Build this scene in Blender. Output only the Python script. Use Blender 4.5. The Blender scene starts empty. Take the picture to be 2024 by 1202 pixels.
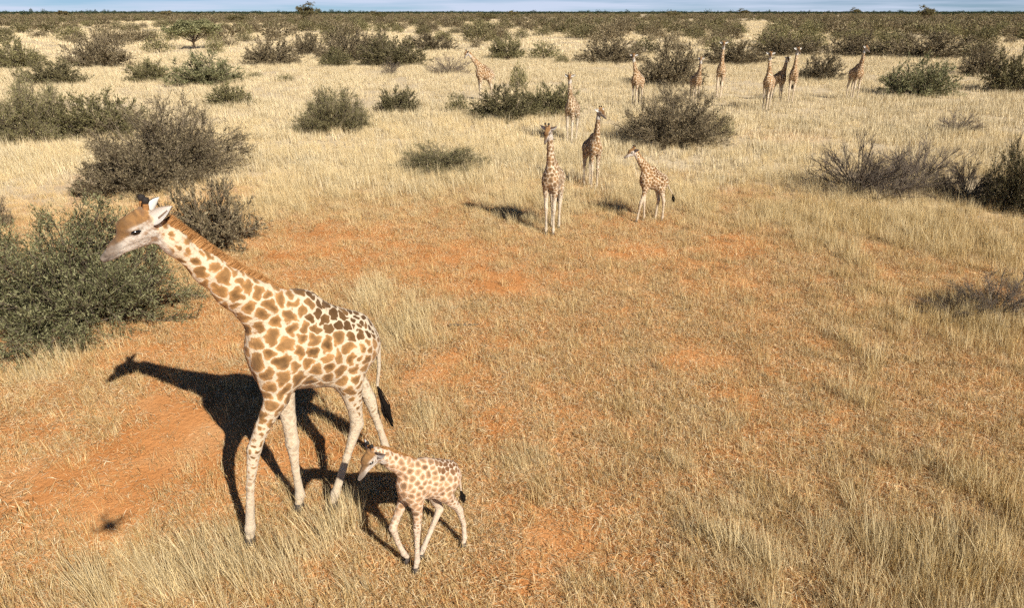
import bpy, math, random
import numpy as np
from mathutils import Vector, Matrix
R = math.radians
rng = np.random.default_rng(7)
random.seed(7)
SC = bpy.context.scene
COL = SC.collection

# ------------------------------------------------------------------ camera
CAM_H, CAM_PITCH, CAM_F = 6.1, 22.47, 1400.0          # F in pixels of the 2024 px wide photograph
cam_d = bpy.data.cameras.new('camera')
cam_d.sensor_width = 36.0
cam_d.lens = CAM_F / 2024 * 36.0
cam_d.clip_start = 0.05
cam_d.clip_end = 60000
cam = bpy.data.objects.new('camera', cam_d)
COL.objects.link(cam)
cam.location = (0, 0, CAM_H)
cam.rotation_euler = (R(90 - CAM_PITCH), 0, 0)
SC.camera = cam

# ------------------------------------------------------------------ sky and sun
SUN_DIR = Vector((-0.474, 0.673, -0.568)).normalized()  # the way the light travels
sun_elev = math.asin(-SUN_DIR.z)
sun_az = math.atan2(-SUN_DIR.x, -SUN_DIR.y)             # bearing of the sun from +Y towards +X
world = bpy.data.worlds.new('World')
SC.world = world
world.use_nodes = True
wn, wl = world.node_tree.nodes, world.node_tree.links
wn.clear()
w_out = wn.new('ShaderNodeOutputWorld')
w_bg = wn.new('ShaderNodeBackground')
w_sky = wn.new('ShaderNodeTexSky')
w_sky.sky_type = 'NISHITA'
w_sky.sun_disc = False
w_sky.sun_elevation = sun_elev
w_sky.sun_rotation = sun_az
w_sky.altitude = 1000
w_sky.air_density = 0.5
w_sky.dust_density = 0.0
w_sky.ozone_density = 6.0
w_bg.inputs['Strength'].default_value = 0.05
# thin streaks of cloud all round the sky
w_co = wn.new('ShaderNodeTexCoord')
w_map = wn.new('ShaderNodeMapping')
w_map.inputs['Scale'].default_value = (3.0, 3.0, 60.0)
w_noise = wn.new('ShaderNodeTexNoise')
w_noise.inputs['Scale'].default_value = 1.6
w_noise.inputs['Detail'].default_value = 6
w_ramp = wn.new('ShaderNodeValToRGB')
w_ramp.color_ramp.elements[0].position = 0.34
w_ramp.color_ramp.elements[0].color = (0, 0, 0, 1)
w_ramp.color_ramp.elements[1].position = 0.60
w_ramp.color_ramp.elements[1].color = (0.92, 0.92, 0.92, 1)
w_mix = wn.new('ShaderNodeMix')
w_mix.data_type = 'RGBA'
w_mix.inputs['B'].default_value = (10.0, 11.2, 14.0, 1)
wl.new(w_co.outputs['Generated'], w_map.inputs['Vector'])
wl.new(w_map.outputs['Vector'], w_noise.inputs['Vector'])
wl.new(w_noise.outputs['Fac'], w_ramp.inputs['Fac'])
# the streaks lie close above one another low down and thin out overhead
w_sep = wn.new('ShaderNodeSeparateXYZ')
w_thin = wn.new('ShaderNodeMapRange')
w_thin.inputs['From Min'].default_value = 0.0
w_thin.inputs['From Max'].default_value = 0.35
w_thin.inputs['To Min'].default_value = 1.0
w_thin.inputs['To Max'].default_value = 0.0
w_mul = wn.new('ShaderNodeMath')
w_mul.operation = 'MULTIPLY'
wl.new(w_co.outputs['Generated'], w_sep.inputs['Vector'])
wl.new(w_sep.outputs['Z'], w_thin.inputs['Value'])
wl.new(w_thin.outputs['Result'], w_mul.inputs[0])
wl.new(w_ramp.outputs['Color'], w_mul.inputs[1])
wl.new(w_mul.outputs['Value'], w_mix.inputs['Factor'])
wl.new(w_sky.outputs['Color'], w_mix.inputs['A'])
wl.new(w_mix.outputs['Result'], w_bg.inputs['Color'])
wl.new(w_bg.outputs['Background'], w_out.inputs['Surface'])

sun_d = bpy.data.lights.new('sun', 'SUN')
sun_d.energy = 5.0
sun_d.angle = R(0.53)
sun_d.color = (1.0, 0.94, 0.84)
sun = bpy.data.objects.new('sun', sun_d)
COL.objects.link(sun)
sun.location = (30, -40, 40)
sun.rotation_euler = SUN_DIR.to_track_quat('-Z', 'Y').to_euler()

SC.view_settings.view_transform = 'Standard'
SC.view_settings.look = 'None'
SC.view_settings.gamma = 1.0
SC.view_settings.exposure = 0.36
SC.render.engine = 'CYCLES'
SC.cycles.max_bounces = 3
SC.cycles.diffuse_bounces = 1
SC.cycles.use_denoising = False
SC.cycles.use_adaptive_sampling = True
SC.cycles.adaptive_threshold = 0.03
SC.cycles.adaptive_min_samples = 24
SC.cycles.glossy_bounces = 1
SC.cycles.transmission_bounces = 2
SC.cycles.transparent_max_bounces = 4

# ------------------------------------------------------------------ helpers
_p = R(CAM_PITCH)
_fw = np.array([0, math.cos(_p), -math.sin(_p)])
_up = np.array([0, math.sin(_p), math.cos(_p)])

def ground_at(px, py):
    """ground point seen at a pixel of the photograph (used to read distances off it)"""
    d = _fw * CAM_F + np.array([1.0, 0, 0]) * (px - 1012) + _up * (601 - py)
    t = -CAM_H / d[2]
    return d[0] * t, d[1] * t

def height_at(px, py, dist):
    d = _fw * CAM_F + np.array([1.0, 0, 0]) * (px - 1012) + _up * (601 - py)
    return CAM_H + d[2] / d[1] * dist

def _h(ix, iy, seed):
    n = (ix.astype(np.int64) * 374761393 + iy.astype(np.int64) * 668265263 + seed * 1442695041) & 0x7fffffff
    n = ((n ^ (n >> 13)) * 1274126177) & 0x7fffffff
    return ((n ^ (n >> 16)) & 0xffff) / 65535.0

def vnoise(x, y, seed=0):
    x = np.asarray(x, float); y = np.asarray(y, float)
    ix, iy = np.floor(x), np.floor(y)
    fx, fy = x - ix, y - iy
    fx = fx * fx * (3 - 2 * fx); fy = fy * fy * (3 - 2 * fy)
    a, b = _h(ix, iy, seed), _h(ix + 1, iy, seed)
    c, d = _h(ix, iy + 1, seed), _h(ix + 1, iy + 1, seed)
    return (a * (1 - fx) + b * fx) * (1 - fy) + (c * (1 - fx) + d * fx) * fy

def fbm(x, y, seed=0, oct=3):
    s, a, t = 0, 1.0, 0
    for i in range(oct):
        s = s + a * vnoise(np.asarray(x) * 2 ** i, np.asarray(y) * 2 ** i, seed + i * 17); t += a; a *= 0.5
    return s / t

def ground_z(x, y):
    d = np.hypot(x, y)
    return (0.07 * (fbm(np.asarray(x) / 1.3, np.asarray(y) / 1.3, 3) - 0.5) + 0.10 * (vnoise(np.asarray(x) / 7, np.asarray(y) / 7, 9) - 0.5)) * np.clip(1.3 - d / 120, 0.15, 1)

def sm(e0, e1, x):
    t = np.clip((x - e0) / (e1 - e0), 0, 1)
    return t * t * (3 - 2 * t)

def mesh_np(name, V, faces, smooth=False, mat=None):
    """faces: array (n,3) or (n,4), or a list of such arrays"""
    me = bpy.data.meshes.new(name)
    V = np.asarray(V, np.float32)
    groups = faces if isinstance(faces, list) else [faces]
    groups = [np.asarray(g, np.int32) for g in groups if len(g)]
    loops = np.concatenate([g.ravel() for g in groups]) if groups else np.zeros(0, np.int32)
    sizes = np.concatenate([np.full(len(g), g.shape[1], np.int32) for g in groups]) if groups else np.zeros(0, np.int32)
    starts = np.concatenate([[0], np.cumsum(sizes)[:-1]]).astype(np.int32) if len(sizes) else np.zeros(0, np.int32)
    me.vertices.add(len(V)); me.vertices.foreach_set('co', V.ravel())
    if len(loops):
        me.loops.add(len(loops)); me.loops.foreach_set('vertex_index', loops)
        me.polygons.add(len(sizes)); me.polygons.foreach_set('loop_start', starts)
        me.update(calc_edges=True)
        me.polygons.foreach_set('use_smooth', np.full(len(sizes), smooth, bool))
    if mat: me.materials.append(mat)
    return me

def attr(me, name, kind, dom, data):
    a = me.attributes.new(name, kind, dom)
    key = 'color' if 'COLOR' in kind else ('vector' if kind == 'FLOAT_VECTOR' else 'value')
    a.data.foreach_set(key, np.asarray(data, np.int32 if kind == 'INT' else np.float32).ravel())

def link(name, me, parent=None, **props):
    o = bpy.data.objects.new(name, me)
    COL.objects.link(o)
    if parent is not None: o.parent = parent
    for k, v in props.items():
        if v is not None: o[k] = v
    return o

def empty(name, loc, rz, label, category, group=None):
    o = bpy.data.objects.new(name, None)
    COL.objects.link(o)
    o.empty_display_size = 0.2
    o.location = loc; o.rotation_euler = (0, 0, rz)
    o['label'] = label; o['category'] = category
    if group: o['group'] = group
    return o

def mat_new(name):
    m = bpy.data.materials.new(name); m.use_nodes = True
    nt = m.node_tree; nt.nodes.clear()
    out = nt.nodes.new('ShaderNodeOutputMaterial')
    return m, nt.nodes, nt.links, out

def ramp(n, stops):
    r = n.new('ShaderNodeValToRGB')
    el = r.color_ramp.elements
    while len(el) > 1: el.remove(el[-1])
    el[0].position = stops[0][0]; el[0].color = (*stops[0][1], 1)
    for p, c in stops[1:]:
        e = el.new(p); e.color = (*c, 1)
    return r

def foliage_mat(name, stops, trans=0.2, objvar=0.35):
    """thin leaves and blades: the colour of each from its own 'tint', thin enough to pass some light"""
    m, n, l, out = mat_new(name)
    a = n.new('ShaderNodeAttribute'); a.attribute_name = 'tint'
    r = ramp(n, stops)
    oi = n.new('ShaderNodeObjectInfo')
    mr = n.new('ShaderNodeMapRange'); mr.inputs['To Min'].default_value = 1 - objvar; mr.inputs['To Max'].default_value = 1 + objvar
    mul = n.new('ShaderNodeVectorMath'); mul.operation = 'SCALE'
    l.new(a.outputs['Fac'], r.inputs['Fac'])
    l.new(oi.outputs['Random'], mr.inputs['Value'])
    l.new(r.outputs['Color'], mul.inputs[0]); l.new(mr.outputs['Result'], mul.inputs['Scale'])
    d = n.new('ShaderNodeBsdfDiffuse'); t = n.new('ShaderNodeBsdfTranslucent'); mx = n.new('ShaderNodeMixShader')
    mx.inputs['Fac'].default_value = trans
    l.new(mul.outputs['Vector'], d.inputs['Color']); l.new(mul.outputs['Vector'], t.inputs['Color'])
    l.new(d.outputs['BSDF'], mx.inputs[1]); l.new(t.outputs['BSDF'], mx.inputs[2])
    l.new(mx.outputs['Shader'], out.inputs['Surface'])
    return m

def plain_mat(name, col, rough=0.8, noise=0.0, scale=20.0, spec=0.3):
    m, n, l, out = mat_new(name)
    b = n.new('ShaderNodeBsdfPrincipled')
    b.inputs['Roughness'].default_value = rough
    b.inputs['Specular IOR Level'].default_value = spec
    if noise:
        t = n.new('ShaderNodeTexNoise'); t.inputs['Scale'].default_value = scale; t.inputs['Detail'].default_value = 4
        co = n.new('ShaderNodeTexCoord'); l.new(co.outputs['Object'], t.inputs['Vector'])
        r = ramp(n, [(0.3, tuple(c * (1 - noise) for c in col)), (0.7, tuple(min(1, c * (1 + noise)) for c in col))])
        l.new(t.outputs['Fac'], r.inputs['Fac']); l.new(r.outputs['Color'], b.inputs['Base Color'])
    else:
        b.inputs['Base Color'].default_value = (*col, 1)
    l.new(b.outputs['BSDF'], out.inputs['Surface'])
    return m

def tube(pts, rad, sides=3):
    """tapered tube along a polyline -> verts, quads"""
    P = np.asarray(pts, float); n = len(P); rad = np.broadcast_to(np.asarray(rad, float), (n,))
    T = np.gradient(P, axis=0); T /= np.linalg.norm(T, axis=1)[:, None] + 1e-9
    ref = np.array([0.31, 0.95, 0.05]) if abs(T[0] @ np.array([0.31, 0.95, 0.05])) < 0.9 else np.array([1.0, 0, 0])
    U = np.cross(T, ref); U /= np.linalg.norm(U, axis=1)[:, None] + 1e-9
    W = np.cross(T, U)
    a = np.arange(sides) * 2 * math.pi / sides
    V = P[:, None, :] + rad[:, None, None] * (np.cos(a)[None, :, None] * U[:, None, :] + np.sin(a)[None, :, None] * W[:, None, :])
    i = np.arange(n - 1)[:, None] * sides; j = np.arange(sides)[None, :]; k = (j + 1) % sides
    Q = np.stack([i + j, i + k, i + sides + k, i + sides + j], -1).reshape(-1, 4)
    return V.reshape(-1, 3), Q

class Bag:
    """collects pieces of one mesh, each face with a tint"""
    def __init__(s): s.V = []; s.T = []; s.Q = []; s.tt = []; s.qt = []; s.n = 0
    def add(s, V, F, tint=0.5):
        V = np.asarray(V, float); F = np.asarray(F, int) + s.n
        s.V.append(V); s.n += len(V)
        t = np.broadcast_to(np.asarray(tint, float), (len(F),))
        if F.shape[1] == 3: s.T.append(F); s.tt.append(t)
        else: s.Q.append(F); s.qt.append(t)
    def mesh(s, name, mat, smooth=False):
        fs = []; ts = []
        if s.Q: fs.append(np.concatenate(s.Q)); ts.append(np.concatenate(s.qt))
        if s.T: fs.append(np.concatenate(s.T)); ts.append(np.concatenate(s.tt))
        me = mesh_np(name, np.concatenate(s.V), fs, smooth, mat)
        attr(me, 'tint', 'FLOAT', 'FACE', np.concatenate(ts))
        return me

def scatter(name, protos, P, rz, scl, idx, tilt=None, **props):
    """one object of points that carries a prototype on each of them"""
    coll = bpy.data.collections.new(name + '_pieces')
    for i, me in enumerate(protos):
        coll.objects.link(bpy.data.objects.new('%s_piece_%02d' % (name, i), me))
    n = len(P)
    me = mesh_np(name, P, [])
    rot = np.zeros((n, 3)); rot[:, 2] = rz
    if tilt is not None: rot[:, :2] = tilt
    attr(me, 'rot', 'FLOAT_VECTOR', 'POINT', rot)
    s3 = np.asarray(scl, float)
    if s3.ndim == 1: s3 = np.repeat(s3[:, None], 3, 1)
    attr(me, 'scl', 'FLOAT_VECTOR', 'POINT', s3)
    attr(me, 'idx', 'INT', 'POINT', idx)
    o = link(name, me, **props)
    ng = bpy.data.node_groups.new(name, 'GeometryNodeTree')
    ng.interface.new_socket('Geometry', in_out='INPUT', socket_type='NodeSocketGeometry')
    ng.interface.new_socket('Geometry', in_out='OUTPUT', socket_type='NodeSocketGeometry')
    N, L = ng.nodes, ng.links
    gi, go = N.new('NodeGroupInput'), N.new('NodeGroupOutput')
    ci = N.new('GeometryNodeCollectionInfo')
    ci.inputs['Collection'].default_value = coll
    ci.inputs['Separate Children'].default_value = True
    ci.inputs['Reset Children'].default_value = True
    ip = N.new('GeometryNodeInstanceOnPoints')
    ip.inputs['Pick Instance'].default_value = True
    def named(nm, dt):
        a = N.new('GeometryNodeInputNamedAttribute'); a.data_type = dt; a.inputs['Name'].default_value = nm
        return a.outputs['Attribute']
    L.new(gi.outputs[0], ip.inputs['Points'])
    L.new(ci.outputs[0], ip.inputs['Instance'])
    L.new(named('idx', 'INT'), ip.inputs['Instance Index'])
    L.new(named('rot', 'FLOAT_VECTOR'), ip.inputs['Rotation'])
    L.new(named('scl', 'FLOAT_VECTOR'), ip.inputs['Scale'])
    L.new(ip.outputs[0], go.inputs[0])
    md = o.modifiers.new('scatter', 'NODES'); md.node_group = ng
    return o

# ------------------------------------------------------------------ where the sand lies open and where the grass stands tall
def blob_world(px, py, rx, ry):
    x, y = ground_at(px, py)
    y1 = ground_at(px, max(py - ry, 30))[1]; y0 = ground_at(px, py + ry)[1]
    return x, y, rx * y / CAM_F * 1.0, max((y1 - y0) / 2, 0.15)

SAND = [blob_world(*b) for b in [
    (210, 930, 240, 110), (90, 830, 140, 70), (330, 800, 170, 55), (380, 880, 110, 60), (60, 950, 90, 60), (330, 700, 160, 50),
    (580, 480, 130, 36), (720, 475, 160, 40), (880, 500, 110, 35), (640, 540, 120, 30), (900, 560, 110, 25), (600, 450, 90, 18), (440, 620, 90, 60), (930, 790, 110, 60), (600, 900, 120, 60),
    (1440, 485, 70, 15), (1080, 775, 70, 16), (1350, 715, 60, 12), (1462, 780, 45, 18), (980, 650, 60, 16),
    (1130, 1080, 110, 60), (1060, 1150, 90, 50), (1000, 1000, 60, 50), (1000, 560, 120, 26), (860, 720, 90, 40), (1240, 500, 100, 18), (1540, 270, 120, 20), (1250, 440, 60, 12)]]
TALL = [blob_world(*b) for b in [
    (800, 640, 90, 75), (740, 600, 60, 50), (440, 1130, 310, 75), (660, 1050, 100, 75), (250, 1150, 190, 60),
    (760, 340, 470, 70), (1100, 400, 180, 45), (560, 400, 110, 45), (1300, 380, 160, 50), (1000, 310, 260, 50),
    (1760, 425, 240, 50), (1890, 480, 160, 80), (1620, 360, 110, 40), (1800, 1100, 310, 110), (1450, 1080, 150, 110), (1040, 930, 80, 60),
    (1950, 980, 120, 120), (1880, 640, 180, 70), (60, 330, 160, 60), (100, 720, 90, 40), (1640, 500, 80, 50), (540, 640, 60, 60), (1690, 690, 60, 50), (1530, 430, 90, 40), (860, 820, 60, 50), (1680, 780, 50, 40)]]

def blobs(x, y, L):
    m = np.zeros_like(np.asarray(x, float))
    for cx, cy, rx, ry in L:
        m = np.maximum(m, np.exp(-((x - cx) / rx) ** 2 * 0.9 - ((y - cy) / ry) ** 2 * 0.9))
    return m

def sandy(x, y):
    n = fbm(x / 0.8, y / 0.9, 31, 4)
    return np.clip(blobs(x, y, SAND) * 1.15 + (n - 0.5) * 1.7 * np.clip(1.25 - y / 45, 0, 1), 0, 1) * np.clip(1 - blobs(x, y, TALL), 0, 1)

def tallness(x, y):
    n = 0.55 * fbm(x / 0.35 + 5, y / 0.4, 57) + 0.45 * fbm(x / 2.6, y / 3.0, 63)
    far = np.clip((y - 17) / 10, 0, 1) * 0.55
    near_right = 0.50 * sm(0.0, 4.5, x) * sm(13.5, 8.5, y) + 0.28 * sm(7, 5.2, y)
    return np.clip(np.maximum(np.maximum(blobs(x, y, TALL), far), near_right) * 0.85 + (n - 0.5) * 1.9 - 0.4 * blobs(x, y, SAND), 0, 1)

# ------------------------------------------------------------------ ground: one sheet out to the horizon
def build_ground():
    segs = 420
    rad = [0.0, 1.5]
    while rad[-1] < 60: rad.append(rad[-1] + max(0.11, rad[-1] * 0.016))
    while rad[-1] < 40000: rad.append(rad[-1] * 1.12)
    rad = np.array(rad[1:])
    a = np.arange(segs) * 2 * math.pi / segs
    X = np.outer(rad, np.cos(a)); Y = np.outer(rad, np.sin(a))
    Z = ground_z(X, Y)
    V = np.concatenate([np.stack([X, Y, Z], -1).reshape(-1, 3), [[0, 0, 0]]])
    n = len(rad)
    i = np.arange(n - 1)[:, None] * segs; j = np.arange(segs)[None, :]; k = (j + 1) % segs
    Q = np.stack([i + j, i + segs + j, i + segs + k, i + k], -1).reshape(-1, 4)
    c = len(V) - 1
    T = np.stack([np.full(segs, c), np.arange(segs), (np.arange(segs) + 1) % segs], -1)
    m, nn, l, out = mat_new('red_sand')
    at = nn.new('ShaderNodeAttribute'); at.attribute_name = 'litter'
    co = nn.new('ShaderNodeNewGeometry')
    def noise(scale, detail=6, rough=0.6):
        t = nn.new('ShaderNodeTexNoise'); t.inputs['Scale'].default_value = scale
        t.inputs['Detail'].default_value = detail; t.inputs['Roughness'].default_value = rough
        l.new(co.outputs['Position'], t.inputs['Vector']); return t
    n1, n2, n3 = noise(0.9), noise(14, 4), noise(55, 3)
    sand = ramp(nn, [(0.25, (0.53, 0.21, 0.062)), (0.5, (0.66, 0.295, 0.104)), (0.8, (0.72, 0.40, 0.18))])
    straw = ramp(nn, [(0.25, (0.50, 0.37, 0.21)), (0.55, (0.68, 0.545, 0.355)), (0.8, (0.78, 0.66, 0.47))])
    l.new(n1.outputs['Fac'], sand.inputs['Fac']); l.new(n2.outputs['Fac'], straw.inputs['Fac'])
    add = nn.new('ShaderNodeMath'); add.operation = 'ADD'
    sub = nn.new('ShaderNodeMath'); sub.operation = 'MULTIPLY_ADD'; sub.inputs[1].default_value = 0.9; sub.inputs[2].default_value = -0.45
    l.new(n3.outputs['Fac'], sub.inputs[0]); l.new(sub.outputs[0], add.inputs[0]); l.new(at.outputs['Fac'], add.inputs[1])
    st = nn.new('ShaderNodeMapRange'); st.interpolation_type = 'SMOOTHSTEP'
    st.inputs['From Min'].default_value = 0.3; st.inputs['From Max'].default_value = 0.75
    l.new(add.outputs[0], st.inputs['Value'])
    mx = nn.new('ShaderNodeMix'); mx.data_type = 'RGBA'
    l.new(st.outputs['Result'], mx.inputs['Factor']); l.new(sand.outputs['Color'], mx.inputs['A']); l.new(straw.outputs['Color'], mx.inputs['B'])
    b = nn.new('ShaderNodeBsdfPrincipled'); b.inputs['Roughness'].default_value = 0.95; b.inputs['Specular IOR Level'].default_value = 0.1
    bp = nn.new('ShaderNodeBump'); bp.inputs['Strength'].default_value = 0.6; bp.inputs['Distance'].default_value = 0.05
    l.new(n2.outputs['Fac'], bp.inputs['Height'])
    l.new(mx.outputs['Result'], b.inputs['Base Color']); l.new(bp.outputs['Normal'], b.inputs['Normal'])
    l.new(b.outputs['BSDF'], out.inputs['Surface'])
    me = mesh_np('ground', V, [Q, T], True, m)
    x, y = V[:, 0], V[:, 1]
    lit = np.clip(0.08 + 0.60 * sm(18, 36, np.hypot(x, y)) + 0.25 * tallness(x, y) - 0.30 * sandy(x, y) + 0.12 + 0.3 * (fbm(x / 6, y / 9, 77) - 0.5) + .15 * sm(30, 60, y), 0, 0.95)
    attr(me, 'litter', 'FLOAT', 'POINT', lit)
    link('ground', me, kind='structure', label='flat plain of red sand strewn with dry straw', category='ground')
build_ground()

# ------------------------------------------------------------------ grass
STRAW = foliage_mat('dry_straw', [(0.0, (0.18, 0.10, 0.035)), (0.25, (0.50, 0.32, 0.12)), (0.6, (0.76, 0.535, 0.245)), (1.0, (0.88, 0.71, 0.41))], 0.12, 0.22)
STRAW_PALE = foliage_mat('pale_straw', [(0.0, (0.36, 0.24, 0.10)), (0.3, (0.76, 0.56, 0.28)), (1.0, (0.92, 0.76, 0.46))], 0.12, 0.15)
FIELD = foliage_mat('field_straw', [(0.0, (0.36, 0.26, 0.125)), (0.3, (0.66, 0.52, 0.30)), (1.0, (0.86, 0.735, 0.49))], 0.12, 0.15)
STRAW_OLIVE = foliage_mat('olive_straw', [(0.0, (0.15, 0.088, 0.030)), (0.35, (0.52, 0.335, 0.125)), (0.7, (0.80, 0.57, 0.25)), (1.0, (0.91, 0.73, 0.40))], 0.12, 0.2)
GAP_SHADE = foliage_mat('gap_shade_stubble', [(0.0, (0.045, 0.030, 0.018)), (0.6, (0.13, 0.088, 0.045)), (1.0, (0.30, 0.21, 0.11))], 0.05, 0.25)  # dead grass coloured dark to paint in the shade between tufts
LITTER = foliage_mat('straw_litter', [(0.0, (0.16, 0.08, 0.03)), (0.25, (0.52, 0.29, 0.11)), (0.6, (0.76, 0.51, 0.24)), (1.0, (0.88, 0.73, 0.48))], 0.1, 0.22)

def tuft(name, mat, n, r0, h, lean, width, wind=0.16, seg=3, tmin=0.0):
    b = Bag()
    g = np.random.default_rng(abs(hash(name)) % 99991 if False else sum(map(ord, name)) * 31)
    for _ in range(n):
        a = g.uniform(0, 2 * math.pi); rr = r0 * math.sqrt(g.uniform())
        base = np.array([rr * math.cos(a), rr * math.sin(a), -0.02])
        hh = h * g.uniform(0.45, 1.1)
        la = a + g.normal(0, 0.9)
        ln = abs(g.normal(0, lean)) + 0.05
        d = np.array([math.cos(la) * ln - wind, math.sin(la) * ln, 0])
        t = np.linspace(0, 1, seg + 1)
        P = base + np.outer(t, [0, 0, 1]) * hh * np.sqrt(max(0.1, 1 - 0.4 * ln)) + np.outer(t ** 1.35, d) * hh
        va = g.uniform(0, math.pi); s = np.array([math.cos(va), math.sin(va), 0]) * width * g.uniform(0.6, 1.2) / 2
        wv = (1 - t) ** 0.7
        V = []
        for i in range(seg): V += [P[i] - s * wv[i], P[i] + s * wv[i]]
        V.append(P[seg])
        Q = [[2 * i, 2 * i + 1, 2 * i + 3, 2 * i + 2] for i in range(seg - 1)]
        tn = tmin + (1 - tmin) * g.beta(1.3, 0.95)
        k = b.n
        b.add(V, Q, tn)
        b.T.append(np.array([[k + 2 * seg - 2, k + 2 * seg - 1, k + 2 * seg]])); b.tt.append(np.array([tn]))
    return b.mesh(name, mat)

def litter(name, mat, n, r0, wid):
    b = Bag(); g = np.random.default_rng(sum(map(ord, name)) * 17)
    for _ in range(n):
        a = g.uniform(0, 2 * math.pi); rr = r0 * math.sqrt(g.uniform())
        c = np.array([rr * math.cos(a), rr * math.sin(a), g.uniform(0.012, 0.05)])
        th = g.normal(2.6, 1.1); ln = g.uniform(0.018, 0.075)
        d = np.array([math.cos(th), math.sin(th), g.normal(0.1, 0.3)]) * ln
        s = np.array([-math.sin(th), math.cos(th), g.normal(0, .3)]) * wid * g.uniform(0.6, 1.3) / 2
        m = np.array([0, 0, ln * g.uniform(0, .25)])
        b.add([c - d, c + m - s, c + m + s, c + d], [[0, 1, 3, 2]], g.beta(1.2, 1.0))
    return b.mesh(name, mat)

def sector(n, d0, d1, half=R(46), p=1.6):
    r = rng.uniform(d0 ** p, d1 ** p, n) ** (1 / p); a = rng.uniform(-half, half, n)
    return r * np.sin(a), r * np.cos(a)

def put(name, protos, x, y, scl, label, smin=1, tilt=0.08):
    n = len(x)
    P = np.stack([x, y, ground_z(x, y) - 0.005], -1)
    s = np.asarray(scl)
    s3 = np.stack([s * rng.uniform(0.85, 1.2, n), s * rng.uniform(0.85, 1.2, n), s * rng.uniform(0.8, 1.2, n)], -1)
    scatter(name, protos, P, rng.normal(0, 0.45, n), s3, rng.integers(0, len(protos), n), rng.normal(0, tilt, (n, 2)),
            kind='stuff', label=label, category='grass')

def build_grass():
    tall = [tuft('tall_a%d' % i, STRAW_PALE, 40, 0.17, 0.52, 0.20, 0.0060, 0.17) for i in range(5)]
    mid = [tuft('mid_b%d' % i, STRAW, 30, 0.15, 0.30, 0.34, 0.0058, 0.17, 2) for i in range(6)]
    olive = [tuft('olive_c%d' % i, STRAW_OLIVE, 36, 0.17, 0.46, 0.24, 0.0060, 0.12) for i in range(4)]
    short = [tuft('short_d%d' % i, STRAW, 34, 0.22, 0.17, 0.40, 0.0050, 0.16, 2) for i in range(5)]
    stub = [tuft('stub_h%d' % i, GAP_SHADE, 34, 0.15, 0.13, 0.6, 0.0075, 0.08, 2) for i in range(4)]
    lit = [litter('litter_e%d' % i, LITTER, 95, 0.42, 0.0065) for i in range(6)]
    clump = [tuft('clump_f%d' % i, FIELD, 80, 0.75, 0.46, 0.22, 0.020, 0.12, 2) for i in range(5)]
    patch = [tuft('patch_g%d' % i, FIELD, 110, 2.6, 0.55, 0.2, 0.07, 0.1, 2) for i in range(4)]
    # litter all over the near ground
    x, y = sector(12500, 4.0, 26)
    k = rng.uniform(size=len(x)) < np.clip(0.84 - 0.66 * sandy(x, y), 0.16, 1)
    put('straw_litter', lit, x[k], y[k], rng.uniform(0.7, 1.2, k.sum()), 'flattened straw litter lying over the red sand', tilt=0.03)
    x, y = sector(14500, 4.0, 28)
    k = rng.uniform(size=len(x)) < np.clip(0.84 - 0.70 * sandy(x, y), 0.10, 1)
    put('short_grass', short, x[k], y[k], rng.uniform(0.6, 1.4, k.sum()), 'short broken dry grass between the tufts')
    x, y = sector(15500, 4.0, 30)
    k = rng.uniform(size=len(x)) < np.clip(0.52 + 0.4 * tallness(x, y) - 0.42 * sandy(x, y), 0.04, 1)
    put('dry_grass', mid, x[k], y[k], rng.uniform(0.6, 1.25, k.sum()), 'knee high dry grass tufts leaning to the left')
    x, y = sector(24000, 4.0, 46)
    t = tallness(x, y)
    right = sm(2.0, 6.5, x - 0.12 * y + 0.5) * sm(26, 14, y)
    k = rng.uniform(size=len(x)) < sm(0.08, 0.95, t) * np.clip(0.40 + 0.55 * sm(14, 24, y) + 0.45 * blobs(x, y, TALL), 0, 1) * (1 - 0.45 * right)
    put('tall_grass', tall, x[k], y[k], rng.uniform(0.75, 1.25, k.sum()) * (0.45 + 0.6 * sm(0.1, 0.9, t[k])), 'tall pale straw grass standing in dense stands')
    x, y = sector(6500, 4.0, 30)
    c = fbm(x / 0.5, y / 0.5, 71) + 0.16 * sm(-1, 5, x) * sm(22, 12, y)  # more of the painted dark gaps towards the near right
    k = rng.uniform(size=len(x)) < sm(0.48, 0.75, c) * (1 - 0.6 * sandy(x, y))
    put('gap_shade_stubble', stub, x[k], y[k], rng.uniform(0.6, 1.4, k.sum()), 'dark dead grass stubble painting in shaded gaps among the straw')
    x, y = sector(4200, 4.0, 12)
    k = rng.uniform(size=len(x)) < sm(0.1, 0.9, tallness(x, y)) * 0.55 * (1 - 0.5 * sm(1.5, 5, x))
    put('near_grass', tall, x[k], y[k], rng.uniform(0.7, 1.15, k.sum()) * (0.45 + 0.6 * sm(0.1, 0.9, tallness(x[k], y[k]))), 'tall straw grass along the bottom of the photo')
    x, y = sector(16000, 4.0, 26)
    t = tallness(x, y)
    right = sm(2.0, 6.5, x - 0.12 * y + 0.5)
    k = rng.uniform(size=len(x)) < sm(0.08, 0.9, t) * (0.10 + 0.55 * right)
    put('olive_grass', olive, x[k], y[k], rng.uniform(0.75, 1.3, k.sum()) * (0.45 + 0.6 * sm(0.1, 0.9, t[k])), 'greenish olive tall grass towards the lower right corner')
    x, y = sector(26000, 24, 125)
    k = rng.uniform(size=len(x)) < np.clip(0.15 + fbm(x / 5, y / 7, 91) * 1.3 - 0.25, 0.05, 1) * sm(22, 34, y)
    put('grass_field', clump, x[k], y[k], rng.uniform(0.7, 1.3, k.sum()), 'pale dry grassland between the bushes')
    x, y = sector(24000, 110, 620)
    k = rng.uniform(size=len(x)) < np.clip(fbm(x / 18, y / 26, 95) * 1.5 - 0.2, 0.05, 1)
    put('far_grassland', patch, x[k], y[k], rng.uniform(0.7, 1.3, k.sum()), 'distant pale grassland under the scrub')
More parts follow.
